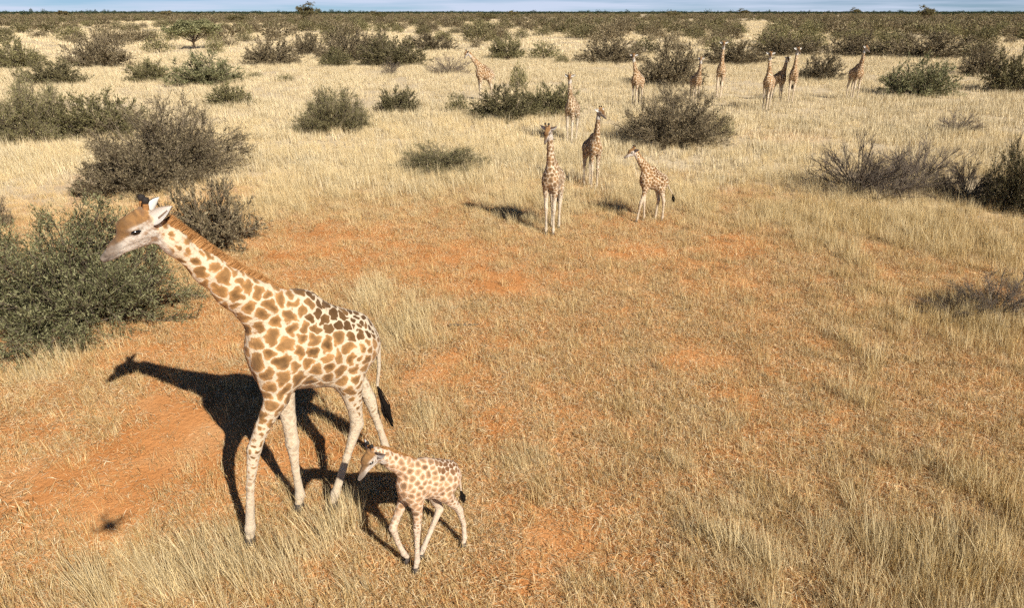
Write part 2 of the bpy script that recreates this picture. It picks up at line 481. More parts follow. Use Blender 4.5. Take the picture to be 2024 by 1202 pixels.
build_grass()

# ------------------------------------------------------------------ bushes
BARK = foliage_mat('grey_brown_bark', [(0.0, (0.09, 0.068, 0.047)), (1.0, (0.27, 0.215, 0.155))], 0.0, 0.2)
BARK_DEAD = foliage_mat('dead_grey_wood', [(0.0, (0.080, 0.064, 0.050)), (1.0, (0.26, 0.205, 0.155))], 0.0, 0.15)
LEAF = {
    'teal': foliage_mat('far_tree_leaf', [(0.0, (0.020, 0.034, 0.022)), (0.5, (0.045, 0.066, 0.042)), (1.0, (0.08, 0.10, 0.062))], 0.15, 0.2),
    'green': foliage_mat('green_leaf', [(0.0, (0.07, 0.070, 0.032)), (0.5, (0.235, 0.230, 0.110)), (1.0, (0.46, 0.44, 0.24))], 0.25, 0.15),
    'olive': foliage_mat('olive_leaf', [(0.0, (0.07, 0.060, 0.026)), (0.5, (0.23, 0.205, 0.092)), (1.0, (0.42, 0.375, 0.19))], 0.25, 0.2),
    'brown': foliage_mat('brown_twig', [(0.0, (0.060, 0.045, 0.026)), (0.5, (0.21, 0.165, 0.095)), (1.0, (0.40, 0.325, 0.20))], 0.15, 0.2),
    'dark': foliage_mat('dark_leaf', [(0.0, (0.050, 0.044, 0.021)), (0.5, (0.175, 0.152, 0.074)), (1.0, (0.34, 0.295, 0.155))], 0.2, 0.2),
}

def tubes(P, r0, r1, sides=3):
    """many tapered tubes at once: P (count, points, 3) -> verts, quads"""
    N, m, _ = P.shape
    T = np.gradient(P, axis=1); T /= np.linalg.norm(T, axis=2)[..., None] + 1e-9
    ref = np.array([0.31, 0.93, 0.17])
    U = np.cross(T, ref); U /= np.linalg.norm(U, axis=2)[..., None] + 1e-9
    W = np.cross(T, U)
    a = np.arange(sides) * 2 * math.pi / sides
    rad = np.linspace(r0, r1, m)[None, :, None, None]
    V = P[:, :, None, :] + rad * (np.cos(a)[None, None, :, None] * U[:, :, None, :] + np.sin(a)[None, None, :, None] * W[:, :, None, :])
    t = np.arange(N)[:, None, None] * m * sides; i = np.arange(m - 1)[None, :, None] * sides; j = np.arange(sides)[None, None, :]; k = (j + 1) % sides
    Q = np.stack([t + i + j, t + i + k, t + i + sides + k, t + i + sides + j], -1).reshape(-1, 4)
    return V.reshape(-1, 3), Q

def unit(v): return v / (np.linalg.norm(v, axis=-1, keepdims=True) + 1e-9)

def along(P, u):
    """point and direction at fraction u of each polyline"""
    n = P.shape[1] - 1
    f = np.clip(u * n, 0, n - 1e-6); i = f.astype(int); r = np.arange(len(P))
    d = P[r, i + 1] - P[r, i]
    return P[r, i] + d * (f - i)[:, None], unit(d)

def grow_bush(seed, stems=16, kids=9, twigs=6, leaves=7, leaf=0.022, thick=0.016, dead=False, tilt_max=82, sides=3):
    """thorn bush of radius about 1 and height about 1: arching stems from one base, twigs, small leaves"""
    g = np.random.default_rng(seed)
    br, lf = Bag(), Bag()
    ph = g.uniform(0, 6.28, 4)
    def grow(p, d, ln, n, r0, r1, rise, wob):
        pts = [p]; dd = unit(d)
        for _ in range(n):
            dd = unit(dd + g.normal(0, wob, dd.shape) + np.array([0, 0, rise]))
            pts.append(pts[-1] + dd * (ln / n)[:, None])
        P = np.stack(pts, 1)
        P[..., 2] = np.maximum(P[..., 2], 0.01)
        V, Q = tubes(P, r0, r1, sides)
        br.add(V, Q, np.repeat(g.beta(2, 2, len(P)), n * sides))
        return P
    i = np.arange(stems)
    az = i * 2.39996 + g.uniform(-0.3, 0.3, stems)
    c0 = math.cos(R(tilt_max))
    tl = np.arccos(np.clip(c0 + (1 - c0) * ((i + 0.5) / stems) ** 1.15 * 0.98 + g.normal(0, 0.05, stems), 0.05, 1))
    d = np.stack([np.cos(az) * np.sin(tl), np.sin(az) * np.sin(tl), np.cos(tl)], -1)
    e = 1 + 0.11 * np.sin(2 * az + ph[0]) + 0.07 * np.sin(3 * az + ph[1]) + 0.05 * np.sin(5 * az + ph[2])
    base = np.stack([np.cos(az), np.sin(az), 0 * az], -1) * (0.06 * g.uniform(size=stems))[:, None]
    P = grow(base, d, (0.35 + 0.65 * e) * g.uniform(0.74, 0.94, stems), 6, thick, thick * 0.35, -0.02, 0.07)
    u = 0.22 + 0.78 * (np.tile(np.arange(kids), stems) + g.uniform(size=stems * kids)) / kids
    q, dd = along(np.repeat(P, kids, 0), u)
    nd = dd + g.normal(0, 0.52, dd.shape) + np.array([0, 0, 0.10])
    nd[:, 2] = np.where(q[:, 2] < 0.12, np.abs(nd[:, 2]), nd[:, 2])
    C = grow(q, nd, g.uniform(0.16, 0.34, len(q)) * (1.1 - 0.35 * u) * np.clip((1.12 - np.linalg.norm(q, axis=1)) / 0.35, 0.35, 1), 3, thick * 0.42, thick * 0.2, 0.03, 0.16)
    v = 0.15 + 0.85 * (np.tile(np.arange(twigs), len(C)) + g.uniform(size=len(C) * twigs)) / twigs
    q, dd = along(np.repeat(C, twigs, 0), v)
    T = grow(q, dd + g.normal(0, 0.42, dd.shape) + np.array([0, 0, 0.12]), g.uniform(0.08, 0.2, len(q)), 2, thick * 0.2, thick * 0.08, 0.02, 0.22)
    if dead or not leaves: return br, None
    k = np.repeat(np.arange(len(T)), g.poisson(leaves, len(T))); n = len(k)
    C = T[k, 0] + (T[k, 2] - T[k, 0]) * g.uniform(0, 1.05, n)[:, None] + g.normal(0, 0.012, (n, 3))
    C[:, 2] = np.maximum(C[:, 2], 0.02)
    S = leaf * g.uniform(0.6, 1.4, (n, 1))
    D = unit(unit(T[k, 2] - T[k, 0]) + g.normal(0, 0.42, (n, 3)))
    U = unit(np.cross(D, g.normal(0, 1, (n, 3))))
    V = np.stack([C - D * S * 1.25, C + U * S * 0.34, C + D * S * 1.25, C - U * S * 0.34], 1).reshape(-1, 3)
    lf.add(V, np.arange(n * 4).reshape(-1, 4), g.beta(1.2, 1.2, n))
    return br, lf

def dome_bush(seed, n, leaf, stems=9):
    """the same bush seen from afar: rounded mound of twig tips over a few stems"""
    g = np.random.default_rng(seed)
    br, lf = Bag(), Bag()
    ph = g.uniform(0, 6.28, 4)
    az = g.uniform(0, 6.28, n); cz = g.uniform(0.02, 1, n) ** 0.85
    e = 1 + 0.15 * np.sin(2 * az + ph[0]) + 0.10 * np.sin(3 * az + ph[1]) + 0.12 * np.sin(5 * az + ph[2]) * cz
    r = g.uniform(0.12, 1, n) ** 0.42 * e * (0.93 + 0.14 * g.uniform(size=n)) * np.where(g.uniform(size=n) < 0.06, 1.12, 1)
    st = np.sqrt(1 - cz ** 2) * (0.62 + 0.38 * np.clip(cz * 4, 0, 1))
    D0 = np.stack([np.cos(az) * st, np.sin(az) * st, cz], -1)
    C = D0 * r[:, None] * np.array([0.95, 0.95, 0.97]); C[:, 2] += 0.03
    D = D0 + g.normal(0, 0.38, (n, 3)) + np.array([0, 0, 0.15]); D /= np.linalg.norm(D, axis=1)[:, None]
    U = np.cross(D, g.normal(0, 1, (n, 3))); U /= np.linalg.norm(U, axis=1)[:, None]
    S = leaf * g.uniform(0.6, 1.4, (n, 1))
    V = np.stack([C - D * S * 1.25, C + U * S * 0.42, C + D * S * 1.25, C - U * S * 0.42], 1).reshape(-1, 3)
    lf.add(V, np.arange(n * 4).reshape(-1, 4), g.beta(1.2, 1.2, n))
    for i in range(stems):
        a = i * 2.4; t = g.uniform(0.3, 0.9)
        d = np.array([math.cos(a) * t, math.sin(a) * t, math.sqrt(1.05 - t * t)])
        V, Q = tube([d * 0.02, d * 0.5 + [0, 0, 0.02], d * 0.95], [0.022, 0.014, 0.004], 3); br.add(V, Q, g.beta(2, 2))
    return br, lf

PROTO = {}
def proto(kind, lod, var):
    """meshes of one kind of bush at one level of detail: (branches, foliage)"""
    key = (kind, lod, var)
    if key in PROTO: return PROTO[key]
    seed = sum(map(ord, kind)) * 13 + lod * 101 + var * 7
    bark = BARK_DEAD if kind == 'dead' else BARK
    mat = LEAF.get(kind, LEAF['olive'])
    if kind == 'dead':
        b, f = grow_bush(seed, 28, 10, 9, 0, thick=0.012, dead=True, tilt_max=80)
    elif lod == 0:
        b, f = grow_bush(seed, 60, 11, 6, 15 if kind == 'green' else 12, 0.0115, 0.0085)
    elif lod == 1:
        b, f = grow_bush(seed, 46, 8, 5, 9 if kind != 'brown' else 8, 0.0225, 0.010)
    elif lod == 2:
        b, f = dome_bush(seed, 1500, 0.044)
    else:
        b, f = dome_bush(seed, 320, 0.085, 3)
    nm = kind + '_bush'
    PROTO[key] = (b.mesh(nm + '_branches', bark), f.mesh(nm + '_foliage', mat) if f else None)
    return PROTO[key]

BUSH_BASES = []
def bush(name, kind, lod, var, x, y, w, h, label, group=None, category='bush', rz=None):
    b, f = proto(kind, lod, var)
    z = float(ground_z(x, y))
    o = empty(name, (x, y, z - 0.02), rng.uniform(0, 6.28) if rz is None else rz, label, category, group)
    o.scale = (w / 2, w / 2, h)
    link('branches', b, o)
    if f: link('foliage', f, o)
    BUSH_BASES.append((x, y, w))
    return o

def bush_px(kind, lod, var, px, base, wpx, top, label, name='thorn_bush', group='thorn bushes standing on the plain', rz=None):
    x, y = ground_at(px, base)
    w = wpx * y / CAM_F * 1.02
    y2 = y + 0.33 * w
    x2 = x * y2 / y
    h = max(0.25, height_at(px, top, y2 + 0.1 * w))
    bush(name, kind, lod, var, x2, y2, w * y2 / y * 1.12, h * 1.16, label, group, rz=rz)

B = bush_px
B('green', 0, 1, 165, 692, 425, 415, 'large green leafy thorn bush behind the walking adult giraffe\'s head, left edge')
B('brown', 1, 0, 425, 500, 190, 360, 'sparse grey brown bush just behind the neck of the foreground adult giraffe')
B('brown', 0, 1, 350, 365, 270, 212, 'wide grey brown thorn bush above the foreground giraffe\'s head')
B('brown', 1, 1, 270, 395, 190, 290, 'low brown bush overlapping the front of the wide grey brown bush')
B('olive', 1, 0, 205, 278, 160, 183, 'olive and rusty bush left of the wide grey brown bush')
B('olive', 0, 1, 65, 285, 165, 158, 'tall twiggy olive bush cut by the left edge of the photo')
B('brown', 1, 2, -12, 455, 70, 385, 'sliver of dark bush at the left edge above the green bush')
B('olive', 1, 1, 38, 137, 92, 80, 'rounded olive brown bush at the left edge in the second row')
B('dark', 1, 0, 108, 168, 112, 118, 'low dark green bush behind the tall twiggy olive bush')
B('brown', 1, 0, 203, 134, 112, 66, 'spreading dark brown bush with fan shaped stems, upper left')
B('olive', 1, 2, 297, 163, 78, 118, 'small olive bush left of the round green bush')
B('green', 1, 1, 407, 170, 128, 107, 'round dense green bush standing alone, upper left')
B('olive', 1, 0, 455, 211, 82, 166, 'small olive bush right below the round green bush')
B('olive', 2, 0, 312, 104, 54, 77, 'small pale olive bush left of the umbrella tree')
B('olive', 2, 1, 427, 106, 34, 72, 'narrow upright bush right of the umbrella tree')
B('brown', 1, 1, 541, 130, 105, 76, 'brown olive bush left of the dense middle thicket')
B('brown', 1, 2, 612, 111, 56, 64, 'upright brown bush between two wider brown bushes, upper middle')
B('olive', 1, 1, 665, 134, 60, 95, 'small olive bush in front of the left end of the middle thicket')
B('brown', 1, 0, 688, 120, 105, 62, 'left brown bush of the dense middle thicket')
B('dark', 1, 1, 775, 132, 125, 74, 'dark broad bush in the heart of the middle thicket')
B('brown', 1, 1, 745, 118, 90, 64, 'brown bush filling the gap in the middle thicket')
B('brown', 1, 2, 850, 102, 95, 66, 'right hand brown bush of the dense middle thicket')
B('dead', 1, 0, 773, 148, 38, 116, 'small bare grey shrub in front of the middle thicket', 'dead_shrub')
B('olive', 0, 2, 663, 266, 140, 176, 'olive green bush standing alone left of the picture centre')
B('dark', 1, 2, 787, 226, 82, 173, 'dark olive bush right of the lone olive green bush')
B('olive', 0, 3, 873, 347, 165, 284, 'low grey green bush in pale grass left of the standing giraffes')
B('dead', 1, 1, 890, 147, 84, 108, 'low brown leafless bush behind the left facing far giraffe', 'dead_shrub')
B('olive', 2, 2, 905, 226, 40, 190, 'tiny sparse bush left of the paired dark bushes')
B('dark', 1, 3, 998, 240, 130, 176, 'left and larger of the paired dark olive bushes in the centre')
B('olive', 1, 2, 1085, 230, 112, 168, 'right bush of the pair, behind the giraffe in the centre')
B('olive', 2, 3, 1025, 178, 40, 130, 'pale leafy sprig rising behind the paired dark bushes')
B('brown', 0, 3, 1328, 296, 195, 176, 'largest bush right of centre, grey olive, behind the profile young giraffe')
B('brown', 1, 1, 1325, 172, 118, 84, 'brown bush behind the largest bush right of centre')
B('olive', 2, 1, 1425, 275, 44, 232, 'small outlying sprig at the right foot of the largest bush right of centre')
B('brown', 1, 3, 1622, 160, 82, 106, 'twiggy olive brown bush right of the far giraffe group')
B('green', 1, 2, 1812, 193, 128, 116, 'dense green bush right of the rightmost giraffe')
B('dark', 1, 0, 1992, 184, 92, 104, 'dark bush cut by the right edge below the far thicket')
B('brown', 1, 0, 1940, 152, 74, 90, 'brown bush left of the dark bush at the right edge')
B('dead', 1, 2, 1893, 266, 84, 216, 'small sparse grey shrub in orange grass, right', 'dead_shrub')
B('dead', 1, 0, 1690, 398, 215, 276, 'wide bare grey thorn shrub in tall grass, right', 'dead_shrub')
B('dead', 1, 1, 1815, 372, 165, 276, 'bare grey shrub between the wide bare shrub and the right edge', 'dead_shrub')
B('dark', 0, 4, 2015, 428, 150, 258, 'dark green bush cut by the right edge at mid height')
B('dead', 1, 0, 1880, 640, 150, 570, 'low grey twigs in the grass left of the fallen branches at the right edge', 'dead_shrub')
B('dead', 1, 1, 1755, 400, 170, 300, 'grey twiggy shrub wedged between the two bare grey shrubs, right', 'dead_shrub')
B('dead', 1, 2, 1905, 400, 140, 300, 'leaning grey shrub touching the dark bush at the right edge', 'dead_shrub')
B('dead', 1, 3, 1965, 640, 210, 530, 'bare fallen branches of a shrub in the grass, right edge', 'dead_shrub')
B('olive', 2, 0, 565, 161, 34, 148, 'tiny olive shrub right of the round green bush')
B('olive', 2, 1, 504, 155, 30, 142, 'tiny olive shrub just right of the round green bush')
B('olive', 2, 2, 1075, 118, 62, 86, 'rounded brown bush above the paired dark bushes')
B('olive', 1, 3, 1000, 118, 66, 68, 'olive bush above and right of the left facing far giraffe')
B('brown', 1, 2, 1205, 126, 125, 76, 'broad dark brown bush above the centre giraffes')
B('olive', 2, 3, 1110, 125, 30, 108, 'tiny pale bush right of the rounded brown bush')
B('brown', 1, 0, 1450, 128, 120, 82, 'brown bush behind the tallest far giraffe')
B('brown', 1, 3, 1560, 110, 120, 72, 'brown bush behind the far giraffe group')
B('brown', 1, 1, 1690, 112, 100, 66, 'brown bush behind the rightmost giraffe\'s head')
B('brown', 1, 2, 1838, 118, 160, 64, 'very broad brown thicket bush above the dense green bush')
B('dark', 2, 0, 1930, 118, 76, 86, 'dark bush between the broad brown thicket and the right edge')
B('olive', 2, 1, 1720, 112, 60, 92, 'small olive bush right of the rightmost giraffe\'s head')

# the scrub that thickens towards the horizon: the largest bushes one by one
def far_bushes():
    g = np.random.default_rng(23)
    kinds = ['brown', 'olive', 'dark', 'brown', 'dark']
    words = {'brown': 'brown', 'olive': 'olive', 'dark': 'dark green'}
    rows, made = [], []
    for py0, py1, n in ((88, 112, 30), (70, 88, 92), (56, 70, 120), (44, 56, 92)):
        for _ in range(n):
            px = g.uniform(-40, 2064); py = g.uniform(py0, py1)
            open_left = px < 640 or 640 < px < 900 and py > 75
            if open_left and g.uniform() < 0.42: continue
            if py > 86 and 860 < px < 1420 and g.uniform() < 0.5: continue
            if py > 98 and not (px > 1100): continue
            rows.append((px, py))
    rows.sort(key=lambda r: -r[1])
    for px, py in rows:
        x, y = ground_at(px, py)
        if any((x - bx) ** 2 + ((y - by) * 0.6) ** 2 < (0.5 * bw + 0.6) ** 2 for bx, by, bw in BUSH_BASES): continue
        w = g.uniform(4.0, 9.0); h = w * g.uniform(0.36, 0.5)
        if g.uniform() < 0.2: w *= 0.5; h *= 0.6
        k = kinds[g.integers(len(kinds))]
        dist = 'nearer scrub' if py > 80 else 'far scrub' if py > 60 else 'farthest scrub'
        side = ['at the far left', 'left of the middle', 'in the middle', 'right of the middle', 'at the far right'][min(4, max(0, int(px // 405)))]
        size = 'small' if w < 4 else 'medium' if w < 6.5 else 'broad'
        lab = '%s %s thorn bush in the %s %s' % (size, words[k], dist, side)
        made.append((lab, px, bush('scrub_bush', k, 2, int(g.integers(0, 4)), x, y, w, h, lab, 'thorn bushes of the far scrub')))
    names = ['first', 'second', 'third', 'fourth', 'fifth', 'sixth', 'seventh', 'eighth', 'ninth', 'tenth', 'eleventh', 'twelfth', 'thirteenth', 'fourteenth']
    for lab in {m[0] for m in made}:
        same = sorted([m for m in made if m[0] == lab], key=lambda m: m[1])
        if len(same) > 1:
            for i, m in enumerate(same): m[2]['label'] = lab + ', %s from left' % names[min(i, 13)]
far_bushes()

def far_scrub():
    protos = []
    for k in ('brown', 'dark', 'brown'):
        for v in range(3):
            b, f = proto(k, 3, v)
            protos.append(f)
    X, Y = [], []
    g = np.random.default_rng(5)
    for d0, d1, n in ((200, 330, 420), (300, 520, 1700), (500, 1000, 6000), (1000, 2200, 9000)):
        r = np.sqrt(g.uniform(d0 * d0, d1 * d1, n)); a = g.uniform(-R(42), R(42), n)
        x, y = r * np.sin(a), r * np.cos(a)
        c = fbm(x / (18 + d0 / 12), y / (30 + d0 / 7), 44)
        leftopen = sm(-0.1, -0.3, x / y) * sm(900, 300, r)
        k = c > (0.49 if d0 < 500 else 0.45) + 0.10 * leftopen
        X.append(x[k]); Y.append(y[k])
    x, y = np.concatenate(X), np.concatenate(Y); n = len(x)
    w = g.uniform(3.5, 8.0, n); h = w * g.uniform(0.36, 0.5, n)
    scatter('distant_scrub', protos, np.stack([x, y, np.zeros(n)], -1), g.uniform(0, 6.28, n), np.stack([w / 2, w / 2, h], -1), g.integers(0, len(protos), n),
            kind='stuff', label='mass of distant thorn scrub reaching to the horizon', category='scrub')
far_scrub()

def treeline():
    protos = []
    for v in range(4):
        b, f = dome_bush(900 + v, 260, 0.10, 3)
        protos.append(f.mesh('treeline_crown', LEAF['teal']))
    g = np.random.default_rng(6)
    n = 9000
    r = np.sqrt(g.uniform(1500 ** 2, 6000 ** 2, n)); a = g.uniform(-R(42), R(42), n)
    x, y = r * np.sin(a), r * np.cos(a)
    w = g.uniform(8, 20, n); h = g.uniform(3.5, 7.5, n) * (0.5 + 1.0 * fbm(x / 120, y / 300, 12) ** 1.5) * np.where(g.uniform(size=n) < 0.04, 1.8, 1)
    scatter('distant_treeline', protos, np.stack([x, y, np.zeros(n)], -1), g.uniform(0, 6.28, n), np.stack([w / 2, w / 2, h], -1), g.integers(0, 4, n),
            kind='stuff', label='thin dark green line of trees along the horizon', category='trees')
treeline()

# ------------------------------------------------------------------ trees
def make_tree(seed, crown_r=1.0, z0=0.45, flat=0.5, leafn=20, leaf=0.05, trunks=1):
    """height 1, crown half-width about 0.5*crown_r; trunk, limbs, flat-topped crown of leaf clumps"""
    g = np.random.default_rng(seed)
    tr, cr = Bag(), Bag()
    C = []
    for k in range(trunks):
        az0 = g.uniform(0, 6.28)
        top = np.array([math.cos(az0) * 0.06 * k, math.sin(az0) * 0.06 * k, z0 * 0.55])
        V, Q = tube([np.array([0, 0, -0.03]), np.array([0.01, 0, z0 * 0.3]), top], [0.035, 0.028, 0.024], 7); tr.add(V, Q, 0.5)
        nl = 7
        for i in range(nl):
            az = i * 6.28 / nl + g.uniform(-0.3, 0.3)
            e = g.uniform(0.35, 1.0) * 0.5 * crown_r
            end = np.array([math.cos(az) * e, math.sin(az) * e, z0 + (1 - z0) * g.uniform(0.35, 0.85)])
            mid = top * 0.5 + end * 0.5 + np.array([0, 0, -0.05])
            V, Q = tube([top, mid, end], [0.018, 0.012, 0.004], 5); tr.add(V, Q, g.uniform(0.3, 0.8))
            for j in range(5):
                e2 = end + g.normal(0, 1, 3) * np.array([0.16 * crown_r, 0.16 * crown_r, 0.07])
                V, Q = tube([mid * 0.4 + end * 0.6, e2], [0.006, 0.002], 4); tr.add(V, Q, g.uniform(0.3, 0.8))
                for q in range(9):
                    C.append(e2 + g.normal(0, 1, 3) * np.array([0.085, 0.085, 0.042]))
    C = np.array(C)
    C = np.repeat(C, leafn, 0) + g.normal(0, 1, (len(C) * leafn, 3)) * np.array([0.035, 0.035, 0.02])
    n = len(C)
    D = g.normal(0, 1, (n, 3)); D /= np.linalg.norm(D, axis=1)[:, None]
    U = np.cross(D, g.normal(0, 1, (n, 3))); U /= np.linalg.norm(U, axis=1)[:, None]
    S = leaf * g.uniform(0.5, 1.3, (n, 1)) * 0.5
    V = np.stack([C - D * S, C + U * S * 0.6, C + D * S, C - U * S * 0.6], 1).reshape(-1, 3)
    cr.add(V, np.arange(n * 4).reshape(-1, 4), g.beta(2, 2, n))
    return tr, cr

TREES = []
for i in range(3):
    t, c = make_tree(40 + i, [1.25, 1.0, 1.1][i], [0.42, 0.4, 0.3][i], trunks=[2, 1, 1][i])
    TREES.append((t.mesh('tree_trunk', BARK_DEAD if i == 0 else BARK), c.mesh('tree_crown', LEAF['green'] if i == 0 else LEAF['dark'])))

def tree_px(v, px, base, top, label, wide=1.0):
    x, y = ground_at(px, base)
    h = height_at(px, top, y)
    o = empty('acacia_tree', (x, y, float(ground_z(x, y))), rng.uniform(0, 6.28), label, 'tree', 'acacia trees above the scrub')
    o.scale = (h * wide, h * wide, h)
    link('trunk', TREES[v][0], o); link('crown', TREES[v][1], o)

tree_px(0, 385, 96, 38, 'umbrella shaped green tree with pale trunks, upper left', 1.15)
tree_px(1, 610, 52, 11, 'dark round topped tree breaking the horizon left of middle', 0.95)
tree_px(1, 1829, 46, 15, 'dark tree breaking the horizon at the right', 0.95)
tree_px(2, 752, 44, 21, 'small dark tree near the horizon above the middle thicket', 1.2)
tree_px(2, 1015, 38, 20, 'small dark tree on the horizon in the middle')
tree_px(1, 1690, 32, 16.5, 'small tree on the horizon between the rightmost giraffe and the dark tree', 1.0)
tree_px(2, 330, 34, 20, 'small dark tree on the horizon at the left', 1.3)
tree_px(2, 965, 46, 24, 'wide low tree below the horizon in the middle', 1.4)
tree_px(2, 470, 48, 27, 'wide low tree below the horizon left of the round topped tree', 1.4)
tree_px(1, 1470, 34, 18.5, 'small tree on the horizon above the tallest far giraffe', 1.3)
tree_px(2, 125, 36, 20, 'small dark tree on the horizon at the far left', 1.2)
tree_px(2, 1330, 38, 20.5, 'small dark tree on the horizon right of the middle', 1.3)

# ------------------------------------------------------------------ giraffes
def hide_mat():
    m, n, l, out = mat_new('giraffe_hide')
    def A(nm):
        a = n.new('ShaderNodeAttribute'); a.attribute_name = nm; return a
    e, s, p = A('edge'), A('spot'), A('pale')
    geo = n.new('ShaderNodeTexCoord')
    t1 = n.new('ShaderNodeTexNoise'); t1.inputs['Scale'].default_value = 24; t1.inputs['Detail'].default_value = 6; t1.inputs['Roughness'].default_value = 0.65
    t2 = n.new('ShaderNodeTexNoise'); t2.inputs['Scale'].default_value = 90; t2.inputs['Detail'].default_value = 3
    l.new(geo.outputs['Object'], t1.inputs['Vector']); l.new(geo.outputs['Object'], t2.inputs['Vector'])
    ma = n.new('ShaderNodeMath'); ma.operation = 'MULTIPLY_ADD'; ma.inputs[1].default_value = 4.2; ma.inputs[2].default_value = -2.1
    ad = n.new('ShaderNodeMath'); ad.operation = 'ADD'
    l.new(t1.outputs['Fac'], ma.inputs[0]); l.new(ma.outputs[0], ad.inputs[0]); l.new(e.outputs['Fac'], ad.inputs[1])
    mr = n.new('ShaderNodeMapRange'); mr.interpolation_type = 'SMOOTHSTEP'
    mr.inputs['From Min'].default_value = 0.25; mr.inputs['From Max'].default_value = 1.5
    l.new(ad.outputs[0], mr.inputs['Value'])
    mx = n.new('ShaderNodeMix'); mx.data_type = 'RGBA'
    l.new(mr.outputs['Result'], mx.inputs['Factor']); l.new(p.outputs['Color'], mx.inputs['A']); l.new(s.outputs['Color'], mx.inputs['B'])
    vr = n.new('ShaderNodeMapRange'); vr.inputs['To Min'].default_value = 0.8; vr.inputs['To Max'].default_value = 1.2
    l.new(t2.outputs['Fac'], vr.inputs['Value'])
    sc = n.new('ShaderNodeVectorMath'); sc.operation = 'SCALE'
    l.new(mx.outputs['Result'], sc.inputs[0]); l.new(vr.outputs['Result'], sc.inputs['Scale'])
    t3 = n.new('ShaderNodeTexNoise'); t3.inputs['Scale'].default_value = 4.5; t3.inputs['Detail'].default_value = 5; t3.inputs['Roughness'].default_value = 0.65
    l.new(geo.outputs['Object'], t3.inputs['Vector'])
    du = n.new('ShaderNodeMapRange'); du.inputs['From Min'].default_value = 0.35; du.inputs['From Max'].default_value = 0.7; du.inputs['To Min'].default_value = 0.0; du.inputs['To Max'].default_value = 0.16
    l.new(t3.outputs['Fac'], du.inputs['Value'])
    dm = n.new('ShaderNodeMix'); dm.data_type = 'RGBA'; dm.inputs['B'].default_value = (0.46, 0.29, 0.16, 1)
    l.new(du.outputs['Result'], dm.inputs['Factor']); l.new(sc.outputs['Vector'], dm.inputs['A'])
    b = n.new('ShaderNodeBsdfPrincipled'); b.inputs['Roughness'].default_value = 0.85; b.inputs['Specular IOR Level'].default_value = 0.08
    b.inputs['Sheen Weight'].default_value = 0.08
    bp = n.new('ShaderNodeBump'); bp.inputs['Strength'].default_value = 0.35; bp.inputs['Distance'].default_value = 0.012
    b2 = n.new('ShaderNodeBump'); b2.inputs['Strength'].default_value = 0.7; b2.inputs['Distance'].default_value = 0.08
    l.new(t3.outputs['Fac'], b2.inputs['Height']); l.new(b2.outputs['Normal'], bp.inputs['Normal'])
    l.new(t2.outputs['Fac'], bp.inputs['Height']); l.new(bp.outputs['Normal'], b.inputs['Normal'])
    l.new(dm.outputs['Result'], b.inputs['Base Color']); l.new(b.outputs['BSDF'], out.inputs['Surface'])
    return m
HIDE = hide_mat()
HOOF = plain_mat('hoof_horn', (0.075, 0.06, 0.05), 0.6, 0.4, 30)
EYE = plain_mat('dark_eye', (0.008, 0.006, 0.005), 0.15, spec=0.6)
TUFT = plain_mat('black_tail_hair', (0.012, 0.009, 0.007), 0.7)
HORN_TOP = plain_mat('dark_horn_hair', (0.025, 0.02, 0.017), 0.8, 0.3, 60)
MANE = foliage_mat('mane_hair', [(0.0, (0.17, 0.075, 0.025)), (0.5, (0.39, 0.19, 0.070)), (1.0, (0.56, 0.32, 0.14))], 0.1, 0.0)
HORN = plain_mat('brown_horn_skin', (0.33, 0.16, 0.055), 0.8, 0.3, 40)
def ear_mat():
    m, n, l, out = mat_new('ear_skin')
    a = n.new('ShaderNodeAttribute'); a.attribute_name = 'tint'
    r = ramp(n, [(0.0, (0.03, 0.022, 0.018)), (0.35, (0.30, 0.22, 0.16)), (0.6, (0.62, 0.57, 0.50)), (1.0, (0.68, 0.65, 0.60))])
    b = n.new('ShaderNodeBsdfPrincipled'); b.inputs['Roughness'].default_value = 0.8; b.inputs['Specular IOR Level'].default_value = 0.1
    l.new(a.outputs['Fac'], r.inputs['Fac']); l.new(r.outputs['Color'], b.inputs['Base Color']); l.new(b.outputs['BSDF'], out.inputs['Surface'])
    return m
EAR = ear_mat()

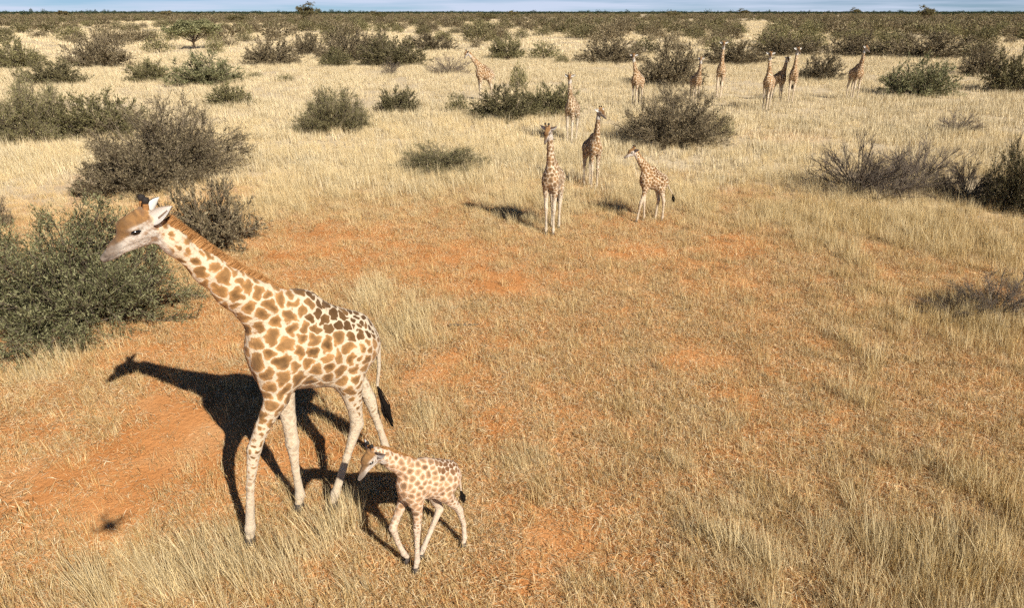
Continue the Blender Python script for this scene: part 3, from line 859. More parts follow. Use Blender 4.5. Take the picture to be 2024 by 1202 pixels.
def surface_nets(D, org, h):
    s = D < 0
    c = [s[i:s.shape[0] - 1 + i, j:s.shape[1] - 1 + j, k:s.shape[2] - 1 + k] for i in (0, 1) for j in (0, 1) for k in (0, 1)]
    cnt = sum(x.astype(np.int8) for x in c)
    I = np.argwhere((cnt > 0) & (cnt < 8))
    vals = np.stack([D[I[:, 0] + i, I[:, 1] + j, I[:, 2] + k] for i in (0, 1) for j in (0, 1) for k in (0, 1)], 1)
    off = np.array([(i, j, k) for i in (0, 1) for j in (0, 1) for k in (0, 1)], float)
    acc = np.zeros((len(I), 3)); num = np.zeros(len(I))
    for a in range(8):
        for b in range(a + 1, 8):
            if abs(off[a] - off[b]).sum() != 1: continue
            va, vb = vals[:, a], vals[:, b]
            m = (va < 0) != (vb < 0)
            t = va[m] / (va[m] - vb[m])
            acc[m] += off[a] + t[:, None] * (off[b] - off[a]); num[m] += 1
    V = (I + acc / num[:, None]) * h + org
    idx = -np.ones(cnt.shape, np.int64); idx[I[:, 0], I[:, 1], I[:, 2]] = np.arange(len(I))
    F = []
    for ax in range(3):
        u, w = [(1, 2), (2, 0), (0, 1)][ax]
        sl0 = [slice(None)] * 3; sl1 = [slice(None)] * 3
        sl0[ax] = slice(0, -1); sl1[ax] = slice(1, None)
        E = np.argwhere(s[tuple(sl0)] != s[tuple(sl1)])
        E = E[(E[:, u] > 0) & (E[:, w] > 0) & (E[:, u] < s.shape[u] - 1) & (E[:, w] < s.shape[w] - 1)]
        inside = s[E[:, 0], E[:, 1], E[:, 2]]
        def cell(du, dw):
            q = E.copy(); q[:, u] += du; q[:, w] += dw
            return idx[q[:, 0], q[:, 1], q[:, 2]]
        Q = np.stack([cell(-1, -1), cell(0, -1), cell(0, 0), cell(-1, 0)], 1)
        Q[~inside] = Q[~inside][:, ::-1]
        F.append(Q)
    return V, np.concatenate(F)

def sdf_body(prims, h):
    """prims: (a, b, ra, rb, width factor, blend, frame); frame = None or 4x4 that maps prim space to body space"""
    lo = np.full(3, 1e9); hi = np.full(3, -1e9); boxes = []
    for a, b, ra, rb, w, k, M in prims:
        P = np.array([a, b], float)
        if M is not None: P = (M[:3, :3] @ P.T).T + M[:3, 3]
        r = max(ra, rb) * max(1, w)
        bl, bh = P.min(0) - r, P.max(0) + r
        boxes.append((bl, bh)); lo = np.minimum(lo, bl); hi = np.maximum(hi, bh)
    lo -= 3 * h; hi += 3 * h
    n = np.ceil((hi - lo) / h).astype(int) + 1
    D = np.full(n, 1.0, np.float32)
    ax = [lo[i] + np.arange(n[i]) * h for i in range(3)]
    for (a, b, ra, rb, w, k, M), (bl, bh) in zip(prims, boxes):
        m = k + 3 * h
        s0 = np.maximum(0, np.floor((bl - m - lo) / h).astype(int)); s1 = np.minimum(n, np.ceil((bh + m - lo) / h).astype(int) + 1)
        X, Y, Z = np.meshgrid(*[ax[i][s0[i]:s1[i]] for i in range(3)], indexing='ij')
        if M is not None:
            Mi = np.linalg.inv(M)
            X, Y, Z = (Mi[0, 0] * X + Mi[0, 1] * Y + Mi[0, 2] * Z + Mi[0, 3], Mi[1, 0] * X + Mi[1, 1] * Y + Mi[1, 2] * Z + Mi[1, 3], Mi[2, 0] * X + Mi[2, 1] * Y + Mi[2, 2] * Z + Mi[2, 3])
        a = np.array(a, float); b = np.array(b, float); d = b - a
        yc = (a[1] + b[1]) / 2
        if w != 1: Y = (Y - yc) / w + yc
        t = np.clip(((X - a[0]) * d[0] + (Y - a[1]) * d[1] + (Z - a[2]) * d[2]) / max(d @ d, 1e-9), 0, 1)
        q = np.sqrt((X - a[0] - t * d[0]) ** 2 + (Y - a[1] - t * d[1]) ** 2 + (Z - a[2] - t * d[2]) ** 2) - (ra + (rb - ra) * t)
        if w < 1: q = q * (0.5 + 0.5 * w)
        S = D[s0[0]:s1[0], s0[1]:s1[1], s0[2]:s1[2]]
        hh = np.clip(0.5 + 0.5 * (q - S) / k, 0, 1)
        D[s0[0]:s1[0], s0[1]:s1[1], s0[2]:s1[2]] = q * (1 - hh) + S * hh - k * hh * (1 - hh)
    return surface_nets(D, lo, h)

# head in its own frame: x towards the nose, y to its left, z up, origin at the poll
HEAD = [((.045, 0, .088), (.213, 0, .088), .145, .135, .74, .06), ((.085, 0, .200), (.25, 0, .170), .085, .088, .78, .05),
        ((.19, 0, .075), (.43, 0, .026), .128, .066, .66, .045), ((.42, 0, .026), (.575, 0, -.024), .066, .040, .88, .04),
        ((.47, 0, -.035), (.53, 0, -.045), .032, .026, 1.0, .025),
        ((.09, 0, -.02), (.30, 0, -.01), .090, .058, .66, .05), ((.30, 0, -.01), (.50, 0, -.045), .052, .028, .8, .03),
        ((.19, .088, .118), (.22, .088, .112), .044, .042, 1, .03), ((.19, -.088, .118), (.22, -.088, .112), .044, .042, 1, .03),
        ((.11, .082, .150), (.25, .074, .142), .026, .024, 1, .02), ((.11, -.082, .150), (.25, -.074, .142), .026, .024, 1, .02),
        ((.16, .078, .055), (.38, .046, .030), .034, .024, 1, .025), ((.16, -.078, .055), (.38, -.046, .030), .034, .024, 1, .025),
        ((.535, .026, .004), (.565, .024, -.006), .022, .018, 1, .012), ((.535, -.026, .004), (.565, -.024, -.006), .022, .018, 1, .012),
        ((.03, .06, .19), (.02, .062, .24), .052, .040, 1, .04), ((.03, -.06, .19), (.02, -.062, .24), .052, .040, 1, .04)]

def ear_mesh(ln=0.2, wd=0.10):
    """leaf shaped cupped ear along +x, opening towards +z"""
    nu, nv = 9, 7
    V = []; T = []
    for side in (0, 1):
        for i in range(nu):
            t = i / (nu - 1); w = wd * 0.5 * (math.sin(math.pi * min(1, 0.12 + 0.88 * t) ** 0.75) ** 0.8 + 0.05)
            for j in range(nv):
                v = j / (nv - 1) * 2 - 1
                V.append((t * ln, v * w, (v * v) * w * 0.75 - side * 0.012 + 0.02 * t))
    F = []; tt = []
    for side in (0, 1):
        o = side * nu * nv
        for i in range(nu - 1):
            for j in range(nv - 1):
                a = [o + i * nv + j, o + i * nv + j + 1, o + (i + 1) * nv + j + 1, o + (i + 1) * nv + j]
                F.append(a if not side else a[::-1])
                if side: tt.append(0.85)
                else: tt.append(0.25 if (j in (2,) and 1 < i < 6) else 0.9)
    o = nu * nv
    for i in range(nu - 1):
        for j in (0, nv - 1):
            F.append([i * nv + j, (i + 1) * nv + j, o + (i + 1) * nv + j, o + i * nv + j]); tt.append(0.15)
    b = Bag(); b.add(V, F, tt)
    return b.mesh('ear', EAR, True)
EAR_ME = ear_mesh()

def lathe_mesh(name, prof, mat, sides=10, sq=1.0):
    V = []; F = []
    for r, z in prof:
        for j in range(sides):
            a = j * 2 * math.pi / sides; V.append((r * math.cos(a), r * sq * math.sin(a), z))
    for i in range(len(prof) - 1):
        for j in range(sides):
            k = (j + 1) % sides; F.append((i * sides + j, i * sides + k, (i + 1) * sides + k, (i + 1) * sides + j))
    return mesh_np(name, V, np.array(F), True, mat)
HORN_ME = lathe_mesh('horn', [(0.036, -0.03), (0.033, 0.03), (0.028, 0.075), (0.027, 0.10)], HORN)
HORNTOP_ME = lathe_mesh('horn_tip', [(0.0285, 0.085), (0.036, 0.105), (0.038, 0.125), (0.030, 0.145), (0.001, 0.155)], HORN_TOP)
EYE_ME = lathe_mesh('eye', [(0.001, -0.026), (0.018, -0.019), (0.026, 0.0), (0.018, 0.019), (0.001, 0.026)], EYE, 10, 0.75)
def hoof_mesh():
    V = []; F = []
    prof = [(0.062, 0.105, -0.0), (0.078, 0.075, 0.012), (0.092, 0.03, 0.03), (0.095, -0.01, 0.036)]
    s = 12
    for r, z, dx in prof:
        for j in range(s):
            a = j * 2 * math.pi / s
            c = math.cos(a); nx = r * c * 1.12 + dx; ny = r * 0.86 * math.sin(a)
            if c > 0.8: nx -= 0.022 * (1.0 if z < 0.09 else 0.3)      # the cleft at the front
            V.append((nx, ny, z))
    V.append((0.03, 0, -0.01)); c = len(V) - 1
    for i in range(len(prof) - 1):
        for j in range(s):
            k = (j + 1) % s; F.append((i * s + k, i * s + j, (i + 1) * s + j, (i + 1) * s + k))
    T = [(c, (len(prof) - 1) * s + (j + 1) % s, (len(prof) - 1) * s + j) for j in range(s)]
    return mesh_np('hoof', V, [np.array(F), np.array(T)], True, HOOF)
HOOF_ME = hoof_mesh()

TORSO = [((.12, 0, 2.33), (-.30, 0, 2.22), .50, .455, .70, .10), ((-.30, 0, 2.22), (-.64, 0, 2.19), .455, .36, .78, .12),
         ((-.64, 0, 2.21), (-.76, 0, 2.12), .35, .26, .86, .10), ((-.02, 0, 2.80), (.24, 0, 2.55), .21, .37, .55, .14),
         ((-.66, 0, 2.36), (-.05, 0, 2.79), .20, .215, .66, .16), ((.36, 0, 2.45), (.36, 0, 2.16), .26, .22, .90, .12),
         ((.38, .13, 2.42), (.34, .16, 2.12), .17, .19, .9, .10), ((.38, -.13, 2.42), (.34, -.16, 2.12), .17, .19, .9, .10)]

def giraffe(name, label, group, loc, fwd, scale, neck, head, legs, tail, tone, h=0.03, torso=TORSO, seed=1, mane_n=500, head_scale=1.0, leg_r=1.0, spot_r=1.0, dark=0.0, mane_h=0.10, young=False, ears_back=False):
    """neck: (x, z, r) from the chest to the poll; head: (pitch, yaw); legs: four lists of ((x, y, z), r) ending at the hoof"""
    g = np.random.default_rng(seed)
    prims = [(a, b, ra, rb, w, k, None) for a, b, ra, rb, w, k in torso]
    for i in range(len(neck) - 1):
        (x0, z0, r0), (x1, z1, r1) = neck[i], neck[i + 1]
        w = 0.62 + 0.16 * i / max(1, len(neck) - 2)
        prims.append(((x0, 0, z0), (x1, 0, z1), r0, r1, w, 0.10 if i else 0.16, None))
    poll = np.array([neck[-1][0], 0, neck[-1][1]])
    pitch, yaw = head
    M = np.eye(4)
    Rm = np.array((Matrix.Rotation(R(yaw), 3, 'Z') @ Matrix.Rotation(R(-pitch), 3, 'Y')))
    M[:3, :3] = Rm * head_scale; M[:3, 3] = poll
    for a, b, ra, rb, w, k in HEAD:
        prims.append((a, b, ra * 1.0, rb * 1.0, w, k, M))
    for leg in legs:
        for i in range(len(leg) - 1):
            (p0, r0), (p1, r1) = leg[i], leg[i + 1]
            prims.append((p0, p1, r0 * leg_r, r1 * leg_r, 0.9 if i else 0.72, 0.12 if i == 0 else 0.035, None))
    # primitives in the head frame: distances grow with head_scale, so scale their radii by hand
    pr2 = []
    for a, b, ra, rb, w, k, MM in prims:
        if MM is not None and head_scale != 1.0:
            Mr = np.eye(4); Mr[:3, :3] = Rm; Mr[:3, 3] = poll
            pr2.append((tuple(np.array(a) * head_scale), tuple(np.array(b) * head_scale), ra * head_scale, rb * head_scale, w, k * head_scale, Mr))
        else: pr2.append((a, b, ra, rb, w, k, MM))
    V, F = sdf_body(pr2, h / scale)
    # ---- coat: patches grown from seeds strewn over the skin
    x, y, z = V[:, 0], V[:, 1], V[:, 2]
    hp = (V - poll) @ Rm / head_scale                                # head coordinates
    N0 = np.array([neck[0][0], 0, neck[0][1]]); nd = poll - N0; nl = np.linalg.norm(nd)
    tn = np.clip(((V - N0) @ nd) / nl ** 2, 0, 1.2)                   # 0 at the chest, 1 at the poll
    on_neck = tn > 0.15
    is_head = (hp[:, 0] > -0.01) & (tn > 0.85)
    legz = np.clip((2.0 - z) / 2.0, 0, 1)
    topness = sm(2.55, 2.76, z + 0.40 * np.clip(-x - 0.0, 0, 1.0)) * sm(0.15, -0.25, x) * (1 - on_neck * sm(0.15, 0.3, tn))
    rad = 0.138 - 0.046 * sm(0.25, 1.0, tn) - 0.09 * sm(0.04, 0.40, legz) - 0.042 * topness
    rad = np.where(x < -0.55, rad * 0.78, rad)
    rad = np.maximum(rad, 0.05) * spot_r
    alive = np.ones(len(V), bool); seeds = []
    order = g.permutation(len(V)); ptr = 0
    while ptr < len(order) and len(seeds) < 900:
        i = order[ptr]; ptr += 1
        if not alive[i]: continue
        seeds.append(i)
        alive &= ((V - V[i]) ** 2).sum(1) > (rad[i] * g.uniform(0.8, 1.2)) ** 2
    S = V[seeds]; ns = len(S); wt = (rad[seeds] * g.uniform(0, 0.62, ns)) ** 2
    edge = np.empty(len(V)); d1 = np.empty(len(V)); cid = np.empty(len(V), int)
    wob = 0.45 if young else 1.0
    jit = V + 0.075 * wob * spot_r * np.stack([vnoise(y * 12 + x * 5, z * 12, 1) - .5, vnoise(x * 12, z * 12 + y * 5, 2) - .5, vnoise(x * 12 + y * 8, z * 12, 3) - .5], -1)
    jit = jit + 0.035 * wob * spot_r * np.stack([vnoise(y * 28 + x * 9, z * 28, 21) - .5, vnoise(x * 28, z * 28 + y * 9, 22) - .5, vnoise(x * 28 + y * 8, z * 28, 23) - .5], -1)
    for c0 in range(0, len(V), 8000):
        q = jit[c0:c0 + 8000]
        dd = ((q[:, None, :] - S[None]) ** 2).sum(-1) - wt[None]
        near = np.argpartition(dd, 3, axis=1)[:, :4]
        nd4 = np.take_along_axis(dd, near, 1); o = np.argsort(nd4, 1)
        near = np.take_along_axis(near, o, 1); nd4 = np.take_along_axis(nd4, o, 1)
        acc = np.zeros(len(q))
        for j in range(1, 4):
            a, b = S[near[:, 0]], S[near[:, j]]
            acc += np.exp(-(nd4[:, j] - nd4[:, 0]) / (2 * np.linalg.norm(a - b, axis=1) + 1e-9) / (0.016 * spot_r))
        edge[c0:c0 + 8000] = -np.log(acc + 1e-9) * 0.016 * spot_r; d1[c0:c0 + 8000] = np.sqrt(np.maximum(nd4[:, 0] + wt[near[:, 0]], 0)); cid[c0:c0 + 8000] = near[:, 0]
    pale, spot, darkc, leg_c = [np.array(c, float) for c in tone]
    lw = 0.0120 - 0.0045 * topness - 0.007 * sm(0.2, 0.6, legz)
    lw = lw * (0.75 + 0.5 * (1 - topness) * vnoise(x * 2.5, z * 2.5, 8)) * spot_r ** 0.7
    ctone = g.uniform(0, 1, ns)[cid]
    centre = np.clip(1 - d1 / (rad * 0.55), 0, 1)
    core = sm(0.2, 1.0, edge / (rad * 0.42)) * (0.65 + 0.35 * ctone)                 # each patch is darker towards its middle
    blot = 0.75 + 0.5 * vnoise(x * 24 + y * 11, z * 24, 31)
    sc = spot[None] * ((1.42 - 0.22 * ctone - 0.85 * core) * blot)[:, None]
    tp = np.clip(topness[np.array(seeds)][cid] * 1.25 * (0.6 + 0.6 * ctone) + dark, 0, 1)[:, None]  # topness is coat colour; dark adds painted shade to the patches
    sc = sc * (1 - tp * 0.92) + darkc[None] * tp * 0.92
    pc = np.repeat(pale[None], len(V), 0)
    # spots fade out down the legs and under the belly
    lz = sm(1.30, 0.35, z) * (tn < 0.1)
    belly = sm(1.95, 1.76, z) * (np.abs(x + 0.1) < 0.5) * (np.abs(y) < 0.26) * 0.7
    inner = sm(0.04, -0.06, np.sign(y) * 0 + np.where(y > 0, y - 0.14, -y - 0.14)) * (z < 1.8) * 0.55
    fade = np.clip(np.maximum(np.maximum(lz, belly), inner), 0, 1)[:, None]
    pc = pc * (1 - lz[:, None] * 0.8) + leg_c[None] * lz[:, None] * 0.8 * (0.85 + 0.3 * vnoise(x * 16 + y * 9, z * 9, 51))[:, None]
    sc = sc * (1 - fade * 0.93) + pc * fade * 0.93
    # ---- head: brown forehead and bridge, white cheek, grey lips, blotches at the jaw
    u, v, w_ = hp[:, 0], hp[:, 2], np.abs(hp[:, 1])
    hm = (sm(-0.02, 0.05, u) * (tn > 0.8))[:, None]
    top = sm(0.05, 0.085, v - 0.01 * (u - 0.2) + 0.10 * np.clip(u - 0.25, 0, 1) * 1.2 - 0.45 * np.clip(w_ - 0.055, 0, 1) - 0.02 + 0.02 * (vnoise(u * 30, v * 30, 4) - .5))
    top = np.where((u < 0.16) & (v < 0.16), top * 0.35, top)
    white = np.array([0.58, 0.53, 0.46]) if not young else np.array([0.66, 0.60, 0.52])
    brown = np.array([0.225, 0.120, 0.046])
    hc = white[None] * (1 - top[:, None]) + brown[None] * top[:, None] * (0.55 + 0.9 * vnoise(u * 34, v * 34 + w_ * 26, 6) + 0.5 * sm(0.12, 0.02, u))[:, None]
    lips = (sm(0.34, 0.50, u + 0.9 * np.clip(v - 0.0, -0.03, 0.06)) * (0.7 + 0.3 * vnoise(u * 50, v * 50, 14)))[:, None] * 0.9
    mott = (sm(0.55, 0.75, vnoise(u * 55, v * 55 + w_ * 40, 41)) * sm(0.42, 0.2, u))[:, None] * 0.45
    hc = hc * (1 - mott) + np.array([0.17, 0.10, 0.05])[None] * mott
    hc = hc * (1 - lips) + np.array([0.095, 0.066, 0.048])[None] * lips
    nostril = (np.exp(-(((u - 0.555) / 0.022) ** 2 + ((v - 0.0) / 0.012) ** 2)) + 0.9 * np.exp(-((v - (-.030 - .06 * (u - .45))) / 0.006) ** 2) * sm(0.40, 0.44, u))[:, None]
    nostril = np.clip(nostril, 0, 1) * 0.8
    hc = hc * (1 - nostril) + np.array([0.03, 0.022, 0.018])[None] * nostril
    jaw = ((sm(0.20, 0.13, u) * sm(-0.03, 0.0, u) * sm(-.10, -.06, v) * sm(0.10, 0.05, v) + sm(0.10, 0.05, u) * sm(0.12, 0.15, v)) * sm(0.42, 0.55, vnoise(u * 30, v * 30 + w_ * 12, 9)))[:, None] * 0.85
    hc = hc * (1 - jaw) + np.array([0.25, 0.14, 0.07])[None] * jaw
    socket = np.exp(-(((u - 0.205) / 0.045) ** 2 + ((v - 0.112) / 0.024) ** 2))[:, None] * (w_ > 0.06)[:, None] * 0.9
    hc = hc * (1 - socket) + np.array([0.05, 0.035, 0.028])[None] * socket
    lid = (np.exp(-(((u - 0.20) / 0.05) ** 2 + ((v - 0.150) / 0.014) ** 2)) * (w_ > 0.05))[:, None] * 0.8
    hc = hc * (1 - lid) + white[None] * lid
    band = (np.exp(-((u - 0.30 - 0.6 * (v - 0.12)) / 0.035) ** 2) * top)[:, None] * 0.55
    hc = hc * (1 - band) + np.array([0.09, 0.05, 0.022])[None] * band
    sc = sc * (1 - hm) + hc * hm; pc = pc * (1 - hm) + hc * hm
    me = mesh_np(name, V * scale, F, True, HIDE)
    attr(me, 'edge', 'FLOAT', 'POINT', edge / lw * (1.0 if mane_n > 600 else 1.2))
    attr(me, 'spot', 'FLOAT_COLOR', 'POINT', np.concatenate([np.clip(sc, 0, 1), np.ones((len(V), 1))], 1))
    attr(me, 'pale', 'FLOAT_COLOR', 'POINT', np.concatenate([np.clip(pc, 0, 1), np.ones((len(V), 1))], 1))
    rz = math.atan2(fwd[1], fwd[0])
    root = empty(name, (loc[0], loc[1], loc[2] if len(loc) > 2 else float(ground_z(loc[0], loc[1])) * 0.6), rz, label, 'giraffe', group)
    link('body', me, root)
    # ---- parts on the head
    H4 = Matrix.Translation(Vector(poll) * scale) @ Matrix(Rm.tolist()).to_4x4() @ Matrix.Scale(head_scale * scale, 4)
    for s in (1, -1):
        hn = link('horn', HORN_ME, root)
        hn.matrix_local = H4 @ Matrix.Translation((0.018, 0.062 * s, 0.235)) @ Matrix.Rotation(R(-24), 4, 'Y') @ Matrix.Rotation(R(-6 * s), 4, 'X')
        link('horn_tip', HORNTOP_ME, hn)
        ey = link('eye', EYE_ME, root)
        ey.matrix_local = H4 @ Matrix.Translation((0.207, 0.121 * s, 0.110)) @ Matrix.Rotation(R(-10), 4, 'Y') @ Matrix.Scale(2.0, 4, (1, 0, 0)) @ Matrix.Scale(0.95, 4, (0, 0, 1))
        er = link('ear', EAR_ME, root)
        # points back and outwards, its hollow turned forwards
        ex = Vector((-0.82, 0.52 * s, 0.34)).normalized() if ears_back else Vector((-0.30, 0.9 * s, 0.22)).normalized()
        ez = Vector((0.55, 0.55 * s, 0.35)); ez = (ez - ex * ez.dot(ex)).normalized(); eyv = ez.cross(ex)
        E3 = Matrix((ex, eyv, ez)).transposed().to_4x4()
        er.matrix_local = H4 @ Matrix.Translation((0.01, 0.085 * s, 0.125)) @ E3 @ Matrix.Scale(1.4 if not young else 1.5, 4)
    # ---- hooves
    for leg in legs:
        (px, py, pz), r = leg[-1]
        (qx, qy, qz), _ = leg[-2]
        ho = link('hoof', HOOF_ME, root)
        k = r * leg_r / 0.06 * scale
        tiltv = 0.0 if pz < 0.13 else R(35)
        ho.matrix_local = Matrix.Translation((px * scale, py * scale, (pz * scale - 0.095 * k))) @ Matrix.Rotation(tiltv, 4, 'Y') @ Matrix.Scale(k, 4)
    # ---- mane along the crest
    b = Bag()
    pts = np.array([(p[0], p[1]) for p in neck[0:]]); rr = np.array([p[2] for p in neck[0:]])
    d = np.gradient(pts, axis=0); d /= np.linalg.norm(d, axis=1)[:, None]
    crest = pts + np.stack([-d[:, 1], d[:, 0]], 1) * rr[:, None] * 0.95
    seglen = np.concatenate([[0], np.cumsum(np.linalg.norm(np.diff(crest, axis=0), axis=1))])
    for _ in range(mane_n):
        t = g.uniform(seglen[1] * 0.6, seglen[-1] * 1.02)
        cx = np.interp(t, seglen, crest[:, 0]); cz = np.interp(t, seglen, crest[:, 1])
        dx = np.interp(t, seglen, d[:, 0]); dz = np.interp(t, seglen, d[:, 1])
        nrm = np.array([-dz, 0, dx]); tan = np.array([dx, 0, dz])
        hh = mane_h * g.uniform(0.6, 1.1) * (0.55 + 0.45 * sm(seglen[1] * .5, seglen[1] * 1.8, np.array(t)))
        base = np.array([cx, g.normal(0, 0.014), cz]) - nrm * 0.02
        tip = base + nrm * (hh + 0.02) - tan * hh * g.uniform(-0.1, 0.5) + np.array([0, g.normal(0, 0.012), 0])
        wv = tan * 0.010 + np.array([0, g.normal(0, 0.006), 0])
        b.add(np.array([base - wv, base + wv, tip]) * scale, [[0, 1, 2]], g.beta(2.5, 2))
    link('mane', b.mesh('mane', MANE), root)
    # ---- tail with its black brush
    tp_ = np.array(tail['line'], float) * scale
    V2, Q2 = tube(tp_, np.array(tail['r']) * scale, 7)
    tm = mesh_np('tail', V2, Q2, True, HIDE)
    n2 = len(V2)
    attr(tm, 'edge', 'FLOAT', 'POINT', np.full(n2, 0.0))
    attr(tm, 'spot', 'FLOAT_COLOR', 'POINT', np.tile([*pale, 1], (n2, 1))); attr(tm, 'pale', 'FLOAT_COLOR', 'POINT', np.tile([*(pale * 0.85), 1], (n2, 1)))
    to = link('tail', tm, root)
    b = Bag(); br = np.array(tail['brush'], float) * scale
    for _ in range(140 if mane_n > 600 else 60):
        o = g.normal(0, 1, 3) * tail['bw'] * scale
        t0 = g.uniform(0, 0.45); f = g.uniform(0.75, 1.0)
        P = [br[0] + (br[-1] - br[0]) * t0 + o * 0.3, br[0] * 0.45 + br[-1] * 0.55 + o * (0.8 + .5 * t0), br[0] * (1 - f) + br[-1] * f + o * g.uniform(0.2, 0.7)]
        V3, Q3 = tube(P, [0.006 * scale, 0.008 * scale, 0.002 * scale], 3); b.add(V3, Q3)
    link('tail_tuft', b.mesh('tail_tuft', TUFT), to)
    return root

PALE = (0.66, 0.545, 0.395); LEGC = (0.60, 0.485, 0.35)
TONE_ADULT = (PALE, (0.31, 0.165, 0.060), (0.075, 0.036, 0.012), LEGC)
TONE_CALF = ((0.69, 0.55, 0.41), (0.46, 0.275, 0.150), (0.15, 0.065, 0.025), (0.65, 0.52, 0.40))
TONE_WARM = ((0.72, 0.595, 0.43), (0.30, 0.170, 0.075), (0.12, 0.055, 0.02), (0.55, 0.44, 0.31))
TONE_PALE = ((0.70, 0.60, 0.45), (0.30, 0.185, 0.092), (0.15, 0.08, 0.035), (0.60, 0.50, 0.37))

def hind(hip, stifle, gaskin, hock, cannon, fet, foot):
    return [(hip, .27), (stifle, .20), (gaskin, .110), (hock, .090), (cannon, .051), (fet, .064), (foot, .058)]
def fore(sh, elbow, mid, knee, cannon, fet, foot):
    return [(sh, .22), (elbow, .155), (mid, .094), (knee, .090), (cannon, .050), (fet, .066), (foot, .058)]

giraffe('giraffe', 'tall adult giraffe walking left in the foreground, neck stretched forward', 'giraffes on the plain',
        (-2.55, 7.72, 0.0), (-.77, -.64), 1.0,
        [(.12, 2.68, .37), (.42, 3.01, .250), (.67, 3.26, .195), (.90, 3.54, .148), (1.19, 3.91, .110), (1.32, 4.07, .104)],
        (-18, 0),
        [fore((.42, .17, 2.25), (.45, .20, 1.88), (.66, .17, 1.55), (.79, .16, 1.30), (.90, .14, .80), (.98, .13, .22), (1.0, .13, .09)),
         fore((.32, -.17, 2.2), (.24, -.16, 1.75), (.22, -.15, 1.34), (.22, -.14, 1.0), (.23, -.13, .6), (.22, -.12, .19), (.25, -.12, .08)),
         hind((-.62, .15, 2.15), (-.48, .20, 1.80), (-.52, .19, 1.45), (-.545, .17, 1.12), (-.36, .16, .68), (-.15, .16, .21), (-.10, .16, .09)),
         hind((-.66, -.15, 2.12), (-.66, -.20, 1.80), (-.82, -.18, 1.48), (-.93, -.17, 1.20), (-1.03, -.16, .72), (-1.14, -.16, .2), (-1.13, -.16, .09))],
        dict(line=[(-.95, 0, 2.25), (-1.03, 0, 2.08), (-1.02, 0, 1.75), (-.97, 0, 1.46)], r=[.06, .038, .026, .02], brush=[(-.97, 0, 1.48), (-1.04, 0, 1.20), (-1.16, 0, .74)], bw=.030),
        TONE_ADULT, h=0.0130, seed=11, mane_n=6000, mane_h=0.105, ears_back=True, leg_r=0.92, head_scale=0.97)

CALF_TORSO = [((.20, 0, 1.18), (-.03, 0, 1.09), .235, .215, .68, .05), ((-.03, 0, 1.09), (-.18, 0, 1.04), .215, .185, .76, .06),
              ((-.18, 0, 1.06), (-.24, 0, 1.0), .17, .13, .86, .05), ((.12, 0, 1.30), (.25, 0, 1.22), .10, .18, .6, .07),
              ((-.2, 0, 1.14), (.09, 0, 1.28), .10, .12, .7, .08), ((.33, 0, 1.19), (.33, 0, 1.06), .12, .11, .9, .05),
              ((.33, .06, 1.18), (.30, .08, 1.02), .085, .09, .9, .04), ((.33, -.06, 1.18), (.30, -.08, 1.02), .085, .09, .9, .04)]
K = 2.12      # the calf is built in its own metres and lifted to the adult's units so that the coat follows the same heights
def cs(L): return [(tuple(np.array(p) * K), r * K) for p, r in L]
calf_torso = [(tuple(np.array(a) * K), tuple(np.array(b) * K), ra * K, rb * K, w, k * K) for a, b, ra, rb, w, k in CALF_TORSO]
def cleg(P, R_): return cs(list(zip(P, R_)))
giraffe('giraffe', 'small calf walking left beside the hind legs of the adult in the foreground', 'giraffes on the plain',
        (-.915, 6.777, 0.0), (-.78, -.63), 1 / K,
        [(x * K, z * K, r * K) for x, z, r in [(.22, 1.28, .165), (.36, 1.45, .108), (.48, 1.56, .090), (.60, 1.69, .073), (.655, 1.73, .068)]],
        (-35, 4),
        [cleg([(.27, .07, 1.12), (.28, .09, .95), (.275, .085, .78), (.29, .08, .60), (.30, .07, .35), (.31, .07, .13), (.335, .07, .05)], [.10, .078, .052, .045, .029, .034, .030]),
         cleg([(.30, -.07, 1.10), (.33, -.09, .95), (.43, -.085, .78), (.515, -.08, .625), (.465, -.08, .39), (.40, -.08, .19), (.36, -.08, .115)], [.10, .072, .05, .046, .029, .034, .030]),
         cleg([(-.16, .07, 1.02), (-.10, .09, .90), (-.19, .09, .75), (-.29, .09, .58), (-.355, .08, .33), (-.36, .08, .12), (-.345, .08, .05)], [.13, .10, .062, .045, .028, .033, .030]),
         cleg([(-.16, -.07, 1.0), (-.03, -.09, .88), (-.09, -.09, .70), (-.125, -.085, .56), (.02, -.08, .31), (.13, -.08, .12), (.16, -.08, .05)], [.13, .10, .062, .047, .029, .033, .030])],
        dict(line=[(-.74, 0, 2.14), (-.79, 0, 1.95), (-.82, 0, 1.62)], r=[.05, .035, .025], brush=[(-.82, 0, 1.64), (-.85, 0, 1.45), (-.90, 0, 1.18)], bw=.035),
        TONE_CALF, h=0.0115, torso=calf_torso, seed=5, mane_n=2600, head_scale=0.55 * K, spot_r=1.0, mane_h=0.09, young=True)

